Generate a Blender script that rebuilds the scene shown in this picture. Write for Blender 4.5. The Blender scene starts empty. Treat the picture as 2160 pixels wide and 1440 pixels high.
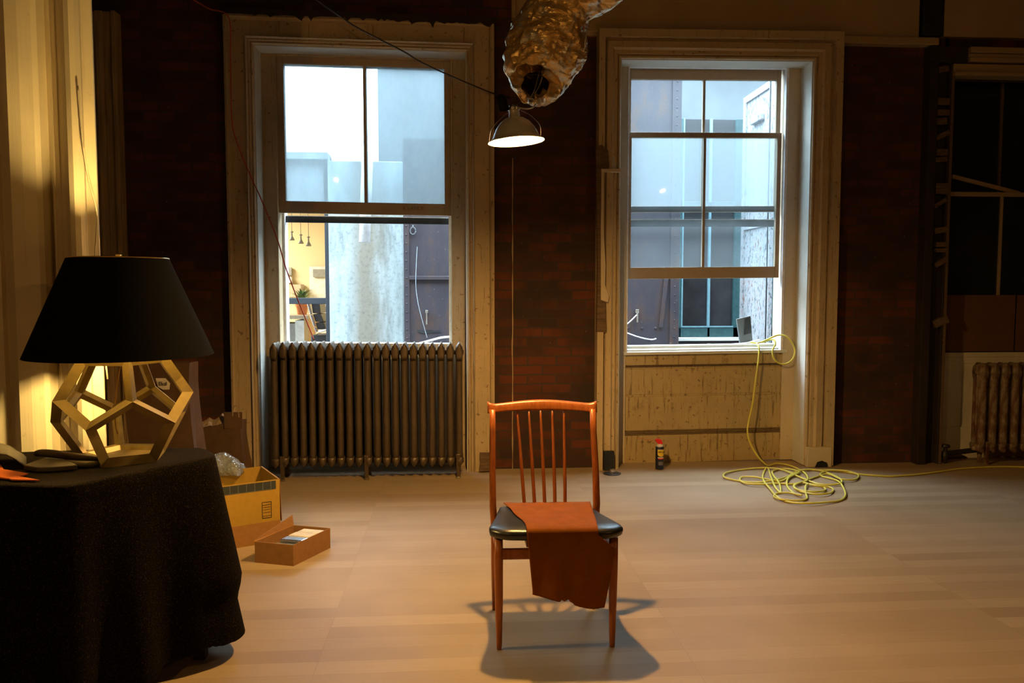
import bpy, bmesh, math, random
from mathutils import Vector, Matrix, noise
R = math.radians
rnd = random.Random(7)
sc = bpy.context.scene

# ------------------------------------------------------------------ camera, world, exposure, lights
F = 1680.0; PITCH = R(3.78); YAW = R(4.1); H = 1.346
cam_d = bpy.data.cameras.new('camera'); cam = bpy.data.objects.new('camera', cam_d)
sc.collection.objects.link(cam); sc.camera = cam
cam_d.sensor_width = 36; cam_d.lens = F / 2160 * 36; cam_d.clip_start = .05
cam.location = (0, 0, H); cam.rotation_euler = (R(90) - PITCH, 0, -YAW)
CM = cam.rotation_euler.to_matrix()
sc.view_settings.view_transform = 'Standard'; sc.view_settings.look = 'None'
sc.view_settings.gamma = 1; sc.view_settings.use_curve_mapping = False
sc.view_settings.exposure = 0.0
sc.cycles.max_bounces = 8; sc.cycles.diffuse_bounces = 4; sc.cycles.glossy_bounces = 3
sc.cycles.transparent_max_bounces = 12; sc.cycles.sample_clamp_indirect = 3
sc.cycles.caustics_reflective = False; sc.cycles.caustics_refractive = False

w = bpy.data.worlds.new('sky'); sc.world = w; w.use_nodes = True
bgn = w.node_tree.nodes['Background']
# overcast sky: three times as bright overhead as at the horizon
bgn.inputs[0].default_value = (.69, .87, 1.0, 1)
_tc = w.node_tree.nodes.new('ShaderNodeTexCoord'); _sx = w.node_tree.nodes.new('ShaderNodeSeparateXYZ'); _mr = w.node_tree.nodes.new('ShaderNodeMapRange')
w.node_tree.links.new(_tc.outputs['Generated'], _sx.inputs[0]); w.node_tree.links.new(_sx.outputs[2], _mr.inputs[0])
_mr.inputs[1].default_value = 0; _mr.inputs[2].default_value = 1; _mr.inputs[3].default_value = 8.0; _mr.inputs[4].default_value = 36.0
w.node_tree.links.new(_mr.outputs[0], bgn.inputs[1])

def light(name, kind, loc, power, col, size=.1, target=None, size_y=None):
    d = bpy.data.lights.new(name, kind); o = bpy.data.objects.new(name, d); sc.collection.objects.link(o)
    o.location = loc; d.energy = power; d.color = col
    if kind == 'AREA':
        d.size = size
        if size_y: d.shape = 'RECTANGLE'; d.size_y = size_y
    else: d.shadow_soft_size = size
    if target is not None:
        o.rotation_euler = (Vector(target) - Vector(loc)).to_track_quat('-Z', 'Y').to_euler()
    return o
WARM = (1.0, .53, .15)
# the room's other work lamps, hung behind and right of the camera
light('room_lamp', 'POINT', (3.3, -.4, 2.9), 40, WARM, .018)
light('room_lamp', 'POINT', (-1.9, -1.0, 3.1), 64, WARM, .018)
# the office across the court has its own ceiling light
light('office_light', 'AREA', (-4.2, 10.8, 2.7), 420, (1, .93, .76), 1.8, (-4.2, 10.8, 0))

# ------------------------------------------------------------------ pixel -> place helpers
def ray(px, py): return CM @ Vector(((px - 1080) / F, -(py - 720) / F, -1.0))
def at(px, py, Y):
    r = ray(px, py); t = Y / r.y; return Vector((0, 0, H)) + r * t
def atz(px, py, z=0.0):
    r = ray(px, py); t = (z - H) / r.z; return Vector((0, 0, H)) + r * t
def G(px, d, z=0.0):
    l = (px - 1080) / F * d
    return Vector((l * math.cos(YAW) + d * math.sin(YAW), -l * math.sin(YAW) + d * math.cos(YAW), z))

# ------------------------------------------------------------------ materials
MATS = {}
class N:
    def __init__(s, name):
        s.m = bpy.data.materials.new(name); s.m.use_nodes = True; s.t = s.m.node_tree
        s.b = s.t.nodes['Principled BSDF']; MATS[name] = s.m
    def n(s, ty, **kw):
        x = s.t.nodes.new(ty)
        for k, v in kw.items():
            if k.startswith('i_'):
                key = k[2:].replace('_', ' ')
                x.inputs[key].default_value = v
            else: setattr(x, k, v)
        return x
    def l(s, a, b): s.t.links.new(a, b)
    def coord(s, scale=(1, 1, 1), rot=(0, 0, 0), kind='Object'):
        tc = s.n('ShaderNodeTexCoord'); mp = s.n('ShaderNodeMapping'); s.l(tc.outputs[kind], mp.inputs[0])
        mp.inputs['Scale'].default_value = scale; mp.inputs['Rotation'].default_value = rot
        return mp.outputs[0]
    def noise(s, co, sc_, det=4, rough=.55):
        x = s.n('ShaderNodeTexNoise'); s.l(co, x.inputs['Vector'])
        x.inputs['Scale'].default_value = sc_; x.inputs['Detail'].default_value = det; x.inputs['Roughness'].default_value = rough
        return x.outputs['Fac']
    def ramp(s, fac, stops):
        x = s.n('ShaderNodeValToRGB'); s.l(fac, x.inputs[0]); e = x.color_ramp.elements
        while len(e) < len(stops): e.new(.5)
        for i, (p, c) in enumerate(stops):
            e[i].position = p; e[i].color = (c[0], c[1], c[2], 1) if not isinstance(c, (int, float)) else (c, c, c, 1)
        return x.outputs[0]
    def mix(s, a, b, fac, mode='MIX'):
        x = s.n('ShaderNodeMix', data_type='RGBA', blend_type=mode)
        for i, v in ((6, a), (7, b)):
            if isinstance(v, (tuple, list)): x.inputs[i].default_value = (*v, 1)
            else: s.l(v, x.inputs[i])
        if isinstance(fac, (int, float)): x.inputs[0].default_value = fac
        else: s.l(fac, x.inputs[0])
        return x.outputs[2]
    def bump(s, h, st=.3, dist=.01):
        x = s.n('ShaderNodeBump'); x.inputs['Strength'].default_value = st; x.inputs['Distance'].default_value = dist
        s.l(h, x.inputs['Height']); s.l(x.outputs[0], s.b.inputs['Normal'])
    def base(s, c):
        if isinstance(c, (tuple, list)): s.b.inputs['Base Color'].default_value = (*c, 1)
        else: s.l(c, s.b.inputs['Base Color'])
    def pr(s, rough=.6, metal=0.0, spec=.5):
        s.b.inputs['Roughness'].default_value = rough; s.b.inputs['Metallic'].default_value = metal
        s.b.inputs['Specular IOR Level'].default_value = spec

def simple(name, c, rough=.6, metal=0, var=.15, scale=18, bump=.15, spec=.4, stretch=(1, 1, 1)):
    k = N(name); co = k.coord(stretch); f = k.noise(co, scale)
    a = tuple(x * (1 - var) for x in c); b = tuple(min(1, x * (1 + var)) for x in c)
    k.base(k.ramp(f, [(.3, a), (.7, b)])); k.pr(rough, metal, spec); k.bump(f, bump, .004); return k.m

def paint(name, c, dirt=.5, stain=(.13, .075, .03), crackdir=(26, 26, 1.2), th=0.0):
    k = N(name); co = k.coord()
    f = k.noise(co, 3.0, 6, .6); g = k.noise(k.coord(crackdir), 3.0, 5, .7); s2 = k.noise(co, 34, 2, .5); s3 = k.noise(co, 9, 4, .7)
    col = k.ramp(f, [(.3, tuple(x * .82 for x in c)), (.7, c)])
    col = k.mix(col, stain, k.ramp(g, [(.62 - th, 0.0), (.70 - th, dirt)]))
    col = k.mix(col, stain, k.ramp(s2, [(.70 - th, 0.0), (.76 - th, dirt)]))
    col = k.mix(col, stain, k.ramp(s3, [(.64 - th, 0.0), (.78 - th, dirt * .55)]))
    k.base(col); k.pr(.55, 0, .3); k.bump(g, .25, .004); return k.m

# brick
k = N('brick'); co = k.coord(rot=(R(90), 0, 0))
nz = k.n('ShaderNodeTexNoise'); k.l(co, nz.inputs['Vector']); nz.inputs['Scale'].default_value = 5
disp = k.n('ShaderNodeMix', data_type='VECTOR'); disp.inputs[0].default_value = .014
k.l(co, disp.inputs[4]); k.l(nz.outputs['Color'], disp.inputs[5])
br = k.n('ShaderNodeTexBrick'); k.l(disp.outputs[1], br.inputs['Vector'])
for a, v in (('Scale', 1.0), ('Mortar Size', .007), ('Mortar Smooth', .4), ('Brick Width', .215), ('Row Height', .069), ('Bias', -.1)): br.inputs[a].default_value = v
br.inputs['Color1'].default_value = (.118, .033, .015, 1); br.inputs['Color2'].default_value = (.038, .022, .017, 1); br.inputs['Mortar'].default_value = (.052, .036, .026, 1)
f = k.noise(co, 2.2, 6, .65); sp = k.noise(co, 30, 2, .6)
col = k.mix(br.outputs['Color'], (.03, .02, .016), k.ramp(f, [(.42, 0.0), (.62, .8)]))
col = k.mix(col, (.30, .25, .2), k.ramp(sp, [(.74, 0.0), (.78, .55)]))
k.base(col); k.pr(.85, 0, .25); k.bump(k.mix(br.outputs['Fac'], sp, .3), -.6, .012)

# floor boards
k = N('floor_boards'); co = k.coord()
br = k.n('ShaderNodeTexBrick', offset=.37, offset_frequency=1); k.l(co, br.inputs['Vector'])
for a, v in (('Scale', 1.0), ('Mortar Size', .0012), ('Mortar Smooth', .2), ('Brick Width', 1.35), ('Row Height', .098), ('Bias', 0.0)): br.inputs[a].default_value = v
br.inputs['Color1'].default_value = (.365, .272, .172, 1); br.inputs['Color2'].default_value = (.26, .182, .108, 1); br.inputs['Mortar'].default_value = (.25, .175, .105, 1)
g = k.noise(k.coord((1.5, 26, 26)), 3.5, 5, .6); big = k.noise(co, 1.1, 3)
col = k.mix(br.outputs['Color'], (.27, .2, .14), k.ramp(g, [(.40, 0.0), (.75, .45)]))
col = k.mix(col, (.42, .32, .21), k.ramp(big, [(.40, 0.0), (.68, .5)]))
k.base(col); k.pr(.36, 0, .14); k.l(k.ramp(g, [(.2, .40), (.8, .5)]), k.b.inputs['Roughness']); k.bump(g, .02, .001)

paint('old_paint', (.50, .39, .24), .7, th=.03)
paint('old_paint_pale', (.62, .52, .37), .4)
paint('grimy_paint', (.46, .35, .17), .75, crackdir=(16, 16, 1.0), th=.06)
paint('panel_paint', (.74, .64, .46), .18, (.3, .2, .1), (20, 20, .6))
paint('soffit_paint', (.40, .29, .165), .35, crackdir=(1.5, 20, 20))
paint('sash_paint', (.47, .37, .26), .5, crackdir=(20, 20, 20))
paint('reveal_paint', (.66, .66, .60), .3)
paint('white_wall', (.74, .69, .55), .35)
simple('dark_wood', (.022, .014, .010), .75, 0, .4, 8)
simple('grimy_scratch', (.20, .14, .08), .8); simple('raw_wood', (.12, .075, .04), .8, 0, .4, 14, stretch=(1, 1, 6))
simple('dark_casing', (.36, .24, .11), .7, 0, .35, 5, stretch=(8, 8, .6))
k = N('teak'); co = k.coord((9, 9, 1.0)); f = k.noise(co, 9, 5, .6)
k.base(k.ramp(f, [(.3, (.26, .065, .013)), (.7, (.42, .125, .025))])); k.pr(.33, 0, .5); k.bump(f, .05, .002)
simple('black_vinyl', (.012, .013, .014), .32, 0, .2, 60, .1, .6)
k = N('tan_leather'); co = k.coord(); f = k.noise(co, 14, 6, .65); g = k.noise(co, 260, 2)
k.base(k.ramp(f, [(.3, (.165, .045, .002)), (.7, (.225, .066, .003))])); k.pr(.8, 0, .12); k.bump(g, .25, .001)
simple('grey_leather', (.10, .085, .06), .6); simple('orange_leather', (.75, .17, .02), .6)
simple('brass', (.75, .52, .2), .3, 1); simple('steel', (.6, .58, .55), .25, 1, .1)
simple('dark_metal', (.04, .035, .03), .5, .6)
k = N('radiator_metal'); co = k.coord((1, 1, .5)); f = k.noise(co, 22, 6, .7); g = k.noise(k.coord((60, 60, 3)), 2.2, 4, .7)
k.base(k.mix(k.ramp(f, [(.3, (.07, .050, .03)), (.7, (.125, .09, .055))]), (.045, .028, .018), k.ramp(g, [(.5, 0.0), (.7, .7)]))); k.pr(.45, .35, .5); k.bump(f, .25, .004)
k = N('peeling_radiator'); co = k.coord((1, 1, .4)); f = k.noise(co, 16, 6, .7)
k.base(k.ramp(f, [(.42, (.26, .20, .125)), (.5, (.17, .11, .06)), (.6, (.09, .03, .015))])); k.pr(.6, 0, .4); k.bump(f, .4, .004)
k = N('foil'); co = k.coord(); f = k.noise(co, 13, 5, .7); v = k.n('ShaderNodeTexVoronoi', feature='F1'); k.l(co, v.inputs['Vector']); v.inputs['Scale'].default_value = 60
k.base(k.ramp(f, [(.35, (.52, .33, .12)), (.55, (.74, .52, .22)), (.62, (.60, .58, .54))])); k.pr(.32, .62); k.bump(k.mix(k.noise(co, 70, 3, .6), v.outputs['Distance'], .4), .5, .006)
k = N('reflector_metal'); k.base((.82, .78, .72)); k.pr(.33, .5); f = k.noise(k.coord((1, 1, 12)), 8); k.bump(f, .08, .002)
def emit(name, c, s):
    k = N(name); k.b.inputs['Emission Color'].default_value = (*c, 1); k.b.inputs['Emission Strength'].default_value = s; k.base(c); return k.m
emit('bulb_glow', (1.0, .56, .165), 4900.0)
emit('shade_bulb_glow', (1.0, .66, .20), 1400.0)
emit('pendant_glow', (1, .85, .55), 6)
# window glass: old, streaky, partly frosted
def glass(name, haze, tint=(.86, .95, 1.0)):
    k = N(name); out = k.t.nodes['Material Output']; k.t.nodes.remove(k.b)
    tr = k.n('ShaderNodeBsdfTransparent'); tr.inputs[0].default_value = (*tint, 1)
    tl = k.n('ShaderNodeBsdfTranslucent'); tl.inputs[0].default_value = (.25, .28, .29, 1)
    gl = k.n('ShaderNodeBsdfGlossy'); gl.inputs['Roughness'].default_value = .015
    f = k.noise(k.coord((1, 1, .5)), 5, 5, .6)
    m1 = k.n('ShaderNodeMixShader'); k.l(k.ramp(f, [(.25, haze * .75), (.8, min(1, haze * 1.3))]), m1.inputs[0]); k.l(tr.outputs[0], m1.inputs[1]); k.l(tl.outputs[0], m1.inputs[2])
    if haze > .5: tl.inputs[0].default_value = (.38, .42, .435, 1)
    fr = k.n('ShaderNodeFresnel'); m2 = k.n('ShaderNodeMixShader'); k.l(fr.outputs[0], m2.inputs[0]); k.l(m1.outputs[0], m2.inputs[1]); k.l(gl.outputs[0], m2.inputs[2])
    k.l(m2.outputs[0], out.inputs[0]); return k.m
glass('hazy_glass', .20); glass('milky_glass', .66)
def fogged(name, zcut, lo, hi):
    glass(name, lo); t = MATS[name].node_tree; mx = [n for n in t.nodes if n.type == 'MIX_SHADER'][0]
    tc = t.nodes.new('ShaderNodeTexCoord'); sx = t.nodes.new('ShaderNodeSeparateXYZ'); t.links.new(tc.outputs['Object'], sx.inputs[0])
    mr = t.nodes.new('ShaderNodeMapRange'); t.links.new(sx.outputs[2], mr.inputs[0]); mr.inputs[1].default_value = zcut + .03; mr.inputs[2].default_value = zcut - .03
    mr.inputs[3].default_value = lo; mr.inputs[4].default_value = hi; old = mx.inputs[0].links[0].from_socket
    ad = t.nodes.new('ShaderNodeMath'); ad.operation = 'MULTIPLY_ADD'; ad.inputs[1].default_value = .5; t.links.new(old, ad.inputs[0]); t.links.new(mr.outputs[0], ad.inputs[2]); t.links.new(ad.outputs[0], mx.inputs[0])
glass('office_glass', .02, (.97, .99, 1))
simple('dark_glass', (.012, .016, .018), .12, 0, .2, 4, .02, .6)
simple('cardboard', (.26, .125, .04), .75, 0, .08, 40, .08, .25)
simple('cardboard_yellow', (.33, .195, .028), .75, 0, .06, 40, .08, .25)
simple('brown_card', (.125, .055, .028), .8, 0, .12, 12)
simple('kraft_paper', (.095, .052, .024), .8, 0, .15, 12, .3)
simple('tissue', (.30, .22, .15), .8, 0, .15, 20, .4)
simple('white_label', (.6, .55, .45), .6); simple('black_tape', (.03, .035, .035), .4); simple('ink', (.02, .018, .015), .5)
k = N('bubble_wrap'); co = k.coord(); v = k.n('ShaderNodeTexVoronoi'); k.l(co, v.inputs['Vector']); v.inputs['Scale'].default_value = 70
k.base((.30, .33, .37)); k.pr(.10, 0, .9); k.b.inputs['Alpha'].default_value = .45; k.bump(v.outputs['Distance'], .8, .01)
simple('black_cloth', (.012, .0105, .009), .95, 0, .3, 90, .3, .05)
k = N('table_cloth_weave'); co = k.coord(); f = k.noise(co, 220, 2, .6); g = k.noise(co, 5, 4)
k.base(k.mix((.0045, .0035, .003), (.035, .025, .014), k.ramp(f, [(.56, 0.0), (.68, .8)]))); k.pr(.95, 0, .03); k.bump(f, .3, .002)
simple('shade_black', (.006, .006, .006), .95, 0, .2, 150, .2, .03); simple('shade_lining', (.7, .62, .42), .7)
simple('gold_wood', (.27, .20, .075), .42, .3, .15, 30, .05)
simple('yellow_rubber', (.62, .56, .09), .45, 0, .06, 30, .03); simple('red_wire', (.5, .07, .025), .5); simple('black_cable', (.03, .018, .012), .5)
simple('white_cable', (.6, .52, .36), .5)
simple('can_navy', (.018, .022, .045), .3, .2); simple('can_red', (.62, .02, .012), .4); simple('can_yellow', (.80, .56, .03), .4); simple('can_white', (.6, .55, .5), .4); simple('can_grey', (.15, .15, .17), .4)
# outdoors
k = N('stained_concrete'); co = k.coord((1.6, 1, .35)); f = k.noise(co, 3.2, 7, .62); g = k.noise(k.coord(), 26, 5, .7)
tc = k.n('ShaderNodeTexCoord'); sx = k.n('ShaderNodeSeparateXYZ'); k.l(tc.outputs['Object'], sx.inputs[0]); wob = k.n('ShaderNodeMath', operation='MULTIPLY_ADD'); k.l(f, wob.inputs[0]); wob.inputs[1].default_value = .35; k.l(sx.outputs[0], wob.inputs[2])
CONC = wob
cc_ = k.n('ShaderNodeMath', operation='ADD'); k.l(wob.outputs[0], cc_.inputs[0]); CSH = cc_.inputs[1]; ab = k.n('ShaderNodeMath', operation='ABSOLUTE'); k.l(cc_.outputs[0], ab.inputs[0])
side = k.ramp(f, [(.36, (.15, .175, .18)), (.50, (.27, .315, .32)), (.62, (.34, .40, .42))])
col = k.mix((.17, .155, .125), side, k.ramp(ab.outputs[0], [(.05, 0.0), (.26, 1.0)]))
k.base(k.mix(col, (.05, .055, .05), k.ramp(g, [(.50, 0.0), (.72, .45)]))); k.pr(.9, 0, .2)
k = N('rusty_iron'); co = k.coord((1, 1, .45)); f = k.noise(co, 4.5, 7, .7); g = k.noise(k.coord(), 40, 3)
k.base(k.mix(k.ramp(f, [(.35, (.024, .021, .028)), (.52, (.032, .027, .034)), (.68, (.065, .034, .022))]), (.4, .42, .45), k.ramp(g, [(.68, 0.0), (.76, .3)]))); k.pr(.5, .1, .4); k.bump(g, .3, .004)
k = N('peeling_white'); co = k.coord((1, 1, .5)); f = k.noise(co, 24, 6, .75)
k.base(k.ramp(f, [(.40, (.07, .07, .08)), (.47, (.24, .27, .29)), (.57, (.26, .24, .25)), (.64, (.10, .055, .04))])); k.pr(.6)
simple('teal_paint', (.020, .062, .068), .5, 0, .25, 20); simple('teal_light', (.14, .27, .32), .5)
simple('court_grey', (.075, .085, .09), .85, 0, .2, 2); simple('court_plaster', (.22, .25, .26), .85, 0, .15, 2)
simple('black_iron', (.018, .02, .022), .5, .2, .5, 12); simple('frame_slate', (.014, .017, .021), .6)
simple('cool_white', (.85, .87, .9), .7); simple('pvc_white', (.80, .80, .82), .4)
simple('office_wall', (.62, .52, .32), .8, 0, .03, 1, 0); simple('office_white', (.60, .60, .56), .6); simple('desk_wood', (.42, .24, .08), .5); simple('desk_light', (.42, .34, .24), .5)
simple('terracotta', (.50, .17, .06), .7); simple('leaf', (.05, .15, .03), .5); simple('office_leather', (.022, .025, .03), .4); simple('office_grey', (.24, .24, .22), .5)
simple('steel_blue', (.35, .42, .48), .5)

# ------------------------------------------------------------------ builders
class MB:
    def __init__(s): s.b = bmesh.new()
    def box(s, x0, x1, y0, y1, z0, z1):
        v = [s.b.verts.new((x, y, z)) for x in (x0, x1) for y in (y0, y1) for z in (z0, z1)]
        for f in ((0, 1, 3, 2), (4, 6, 7, 5), (0, 4, 5, 1), (2, 3, 7, 6), (0, 2, 6, 4), (1, 5, 7, 3)): s.b.faces.new([v[i] for i in f])
        return v
    def obox(s, p, q, wd, th, up=(0, 0, 1)):
        p, q = Vector(p), Vector(q); a = (q - p).normalized(); u = Vector(up); sd = a.cross(u).normalized(); n = sd.cross(a)
        v = [s.b.verts.new(c + sd * (i * wd / 2) + n * (j * th / 2)) for c in (p, q) for i in (-1, 1) for j in (-1, 1)]
        for f in ((0, 1, 3, 2), (4, 6, 7, 5), (0, 4, 5, 1), (2, 3, 7, 6), (0, 2, 6, 4), (1, 5, 7, 3)): s.b.faces.new([v[i] for i in f])
    def loft(s, rings, closed=True, cap=True):
        vs = [[s.b.verts.new(p) for p in r] for r in rings]; n = len(vs[0])
        for a, b in zip(vs, vs[1:]):
            for i in range(n if closed else n - 1):
                j = (i + 1) % n; s.b.faces.new((a[i], a[j], b[j], b[i]))
        if cap and closed:
            s.b.faces.new(list(reversed(vs[0]))); s.b.faces.new(vs[-1])
        return vs
    def tube(s, pts, r, seg=10, cap=True):
        pts = [Vector(p) for p in pts]; rs = r if isinstance(r, (list, tuple)) else [r] * len(pts)
        rings = []; prev = None
        for i, p in enumerate(pts):
            a = (pts[min(i + 1, len(pts) - 1)] - pts[max(i - 1, 0)]).normalized()
            if prev is None:
                u = a.orthogonal().normalized()
            else:
                u = (prev - a * prev.dot(a)).normalized()
            prev = u; v = a.cross(u)
            rings.append([p + (u * math.cos(t) + v * math.sin(t)) * rs[i] for t in [2 * math.pi * q / seg for q in range(seg)]])
        return s.loft(rings, True, cap)
    def lathe(s, prof, c=(0, 0, 0), seg=32, mat=None, cap=True):
        c = Vector(c); rings = []
        for r, z in prof:
            ring = [Vector((max(r, 1e-4) * math.cos(2 * math.pi * q / seg), max(r, 1e-4) * math.sin(2 * math.pi * q / seg), z)) for q in range(seg)]
            if mat: ring = [mat @ p for p in ring]
            rings.append([p + c for p in ring])
        return s.loft(rings, True, cap)
    def prism(s, poly, y0, y1):      # poly in x,z extruded along y
        a = [s.b.verts.new((x, y0, z)) for x, z in poly]; b = [s.b.verts.new((x, y1, z)) for x, z in poly]; n = len(poly)
        s.b.faces.new(a); s.b.faces.new(list(reversed(b)))
        for i in range(n): s.b.faces.new((a[i], b[i], b[(i + 1) % n], a[(i + 1) % n]))
    def flat(s, poly, z0, z1):       # poly in x,y extruded along z
        a = [s.b.verts.new((p[0], p[1], z0)) for p in poly]; b = [s.b.verts.new((p[0], p[1], z1)) for p in poly]; n = len(poly)
        s.b.faces.new(list(reversed(a))); s.b.faces.new(b)
        for i in range(n): s.b.faces.new((a[i], a[(i + 1) % n], b[(i + 1) % n], b[i]))
    def grid(s, rows):
        vs = [[s.b.verts.new(p) for p in r] for r in rows]
        for a, b in zip(vs, vs[1:]):
            for i in range(len(a) - 1): s.b.faces.new((a[i], a[i + 1], b[i + 1], b[i]))
        return vs
    def map(s, fn):
        for v in s.b.verts: v.co = fn(v.co)
    def build(s, name, mat, parent=None, smooth=False, bevel=0, solid=0, sub=0, shear=None, angle=35):
        if shear: s.map(lambda c: Vector((c.x, c.y, c.z + shear[0] * (c.x - shear[1]))))
        off = Vector((0, 0, 0)); p = parent
        while p is not None: off += p.location; p = p.parent
        if off.length: s.map(lambda c: c - off)
        bmesh.ops.recalc_face_normals(s.b, faces=s.b.faces)
        me = bpy.data.meshes.new(name); s.b.to_mesh(me); s.b.free()
        o = bpy.data.objects.new(name, me); sc.collection.objects.link(o)
        me.materials.append(MATS[mat])
        if smooth: me.shade_smooth()
        if parent: o.parent = parent
        if bevel:
            m = o.modifiers.new('bevel', 'BEVEL'); m.width = bevel; m.segments = 2; m.limit_method = 'ANGLE'; m.angle_limit = R(angle)
        if solid:
            m = o.modifiers.new('solid', 'SOLIDIFY'); m.thickness = solid; m.offset = 0
        if sub:
            m = o.modifiers.new('sub', 'SUBSURF'); m.levels = sub; m.render_levels = sub
        return o
def tag(o, label=None, cat=None, group=None, kind=None):
    if label: o['label'] = label
    if cat: o['category'] = cat
    if group: o['group'] = group
    if kind: o['kind'] = kind
    return o
def empty(name, loc=(0, 0, 0)):
    o = bpy.data.objects.new(name, None); sc.collection.objects.link(o); o.location = loc; o.empty_display_size = .1
    return o
def struct(o, label=None, cat=None): return tag(o, label, cat, kind='structure')
def spline(pts, n=8):
    pts = [Vector(p) for p in pts]; out = []
    for i in range(len(pts) - 1):
        p0, p1, p2, p3 = pts[max(i - 1, 0)], pts[i], pts[i + 1], pts[min(i + 2, len(pts) - 1)]
        for k_ in range(n):
            t = k_ / n; out.append(.5 * ((2 * p1) + (p2 - p0) * t + (2 * p0 - 5 * p1 + 4 * p2 - p3) * t * t + (3 * p1 - p0 - 3 * p2 + p3) * t ** 3))
    out.append(pts[-1]); return out
def text(name, body, size, loc, rot, mat, parent, ext=.0006):
    cu = bpy.data.curves.new(name, 'FONT'); cu.body = body; cu.size = size; cu.extrude = ext; cu.align_x = 'CENTER'; cu.align_y = 'CENTER'
    tmp = bpy.data.objects.new(name, cu); sc.collection.objects.link(tmp); dg = bpy.context.evaluated_depsgraph_get(); me = bpy.data.meshes.new_from_object(tmp.evaluated_get(dg))
    bpy.data.objects.remove(tmp); o = bpy.data.objects.new(name, me); sc.collection.objects.link(o); me.materials.clear(); me.materials.append(MATS[mat])
    o.location = Vector(loc) - parent.location; o.rotation_euler = rot; o.parent = parent
    return o

# ------------------------------------------------------------------ the room shell
YW = atz(1150, 987).y                 # face of the brick wall
YC = YW - .09                         # face of the window casings
YJ = YW + .16                         # sash plane
YO = YW + .34                         # outside face of the wall
ZC = 4.15
X0, X1 = -4.2, 5.2
print('YW', YW)
m = MB(); m.box(X0, X1, -4.2, YO, -.12, 0); struct(m.build('floor', 'floor_boards'))
m = MB(); m.box(X0, X1, -4.2, YO, ZC, ZC + .12); struct(m.build('ceiling', 'dark_wood'))
m = MB(); m.box(X0, X1, -4.3, -4.2, 0, ZC); struct(m.build('wall_rear', 'brick'))
m = MB(); m.box(X1, X1 + .1, -4.2, YO, 0, ZC); struct(m.build('wall_right', 'brick'))
m = MB(); m.box(X0 - .1, X0, -4.2, YO, 0, ZC); struct(m.build('wall_far_left', 'brick'))

# opening edges on the casing plane
W1 = dict(x0=at(541, 500, YC).x, x1=at(985, 500, YC).x, z1=at(700, 98, YC).z, k=-.012)
W2 = dict(x0=at(1309, 500, YC).x, x1=at(1712, 400, YC).x, z1=at(1500, 124, YC).z, k=.010)
W3 = dict(x0=at(2003, 500, YC).x, x1=at(2003, 500, YC).x + 1.15, z1=at(2060, 150, YC).z, k=.0)
for W in (W1, W2, W3): W['xc'] = (W['x0'] + W['x1']) / 2; W['sh'] = (W['k'], W['xc'])
m = MB()
xs = [X0, W1['x0'] - .03, W1['x1'] + .03, W2['x0'] - .03, W2['x1'] + .03, W3['x0'] - .0, W3['x1'], X1]
for i in range(0, 8, 2): m.box(xs[i], xs[i + 1], YW, YO, 0, ZC)
for W in (W1, W2, W3): m.box(W['x0'] - .03, W['x1'] + .03, YW, YO, W['z1'] + .03, ZC)
struct(m.build('wall_back', 'brick'))

def casing(m, W, prof, z0=0.0, kl=1, kt=1, kr=1):
    x0, x1, z1 = W['x0'], W['x1'], W['z1']
    st = [lambda o: (x0 - o * kl, z0), lambda o: (x0 - o * kl, z1 + o * kt), lambda o: (x1 + o * kr, z1 + o * kt), lambda o: (x1 + o * kr, z0)]
    m.loft([[Vector((s_(o)[0], y, s_(o)[1])) for o, y in prof] for s_ in st], True, True)
def reveal(m, W, y0, y1, t=.03, z0=0.0):
    x0, x1, z1 = W['x0'], W['x1'], W['z1']
    e = .004; m.box(x0 - t, x0 + e, y0, y1, z0, z1 + t); m.box(x1 - e, x1 + t, y0, y1, z0, z1 + t); m.box(x0, x1, y0, y1, z1 - e, z1 + t)
def sash(parent, name, x0, x1, z0, z1, y, W, st=.035, top=.045, bot=.07, cols=2, rows=1, gmat='hazy_glass', th=.035, mat='sash_paint'):
    m = MB()
    m.box(x0, x0 + st, y, y + th, z0, z1); m.box(x1 - st, x1, y, y + th, z0, z1)
    m.box(x0 + st, x1 - st, y, y + th, z1 - top, z1); m.box(x0 + st, x1 - st, y, y + th, z0, z0 + bot)
    s_ = m.build(name, mat, parent, bevel=.003, shear=W['sh'])
    gx = [x0 + st + (x1 - x0 - 2 * st) * i / cols for i in range(cols + 1)]; gz = [z0 + bot + (z1 - top - z0 - bot) * i / rows for i in range(rows + 1)]
    m = MB()
    for a in gx[1:-1]: m.box(a - .010, a + .010, y + .002, y + th - .002, gz[0], gz[-1])
    for a in gz[1:-1]: m.box(gx[0], gx[-1], y + .004, y + th - .004, a - .010, a + .010)
    m.build('muntin', mat, s_, bevel=.003, shear=W['sh'])
    for i in range(cols):
        for j in range(rows):
            m = MB(); a = [m.b.verts.new((x, y + th * .55, z)) for x, z in ((gx[i], gz[j]), (gx[i + 1], gz[j]), (gx[i + 1], gz[j + 1]), (gx[i], gz[j + 1]))]
            m.b.faces.new(a); m.build('pane', gmat, s_, shear=W['sh'])
    return s_

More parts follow.
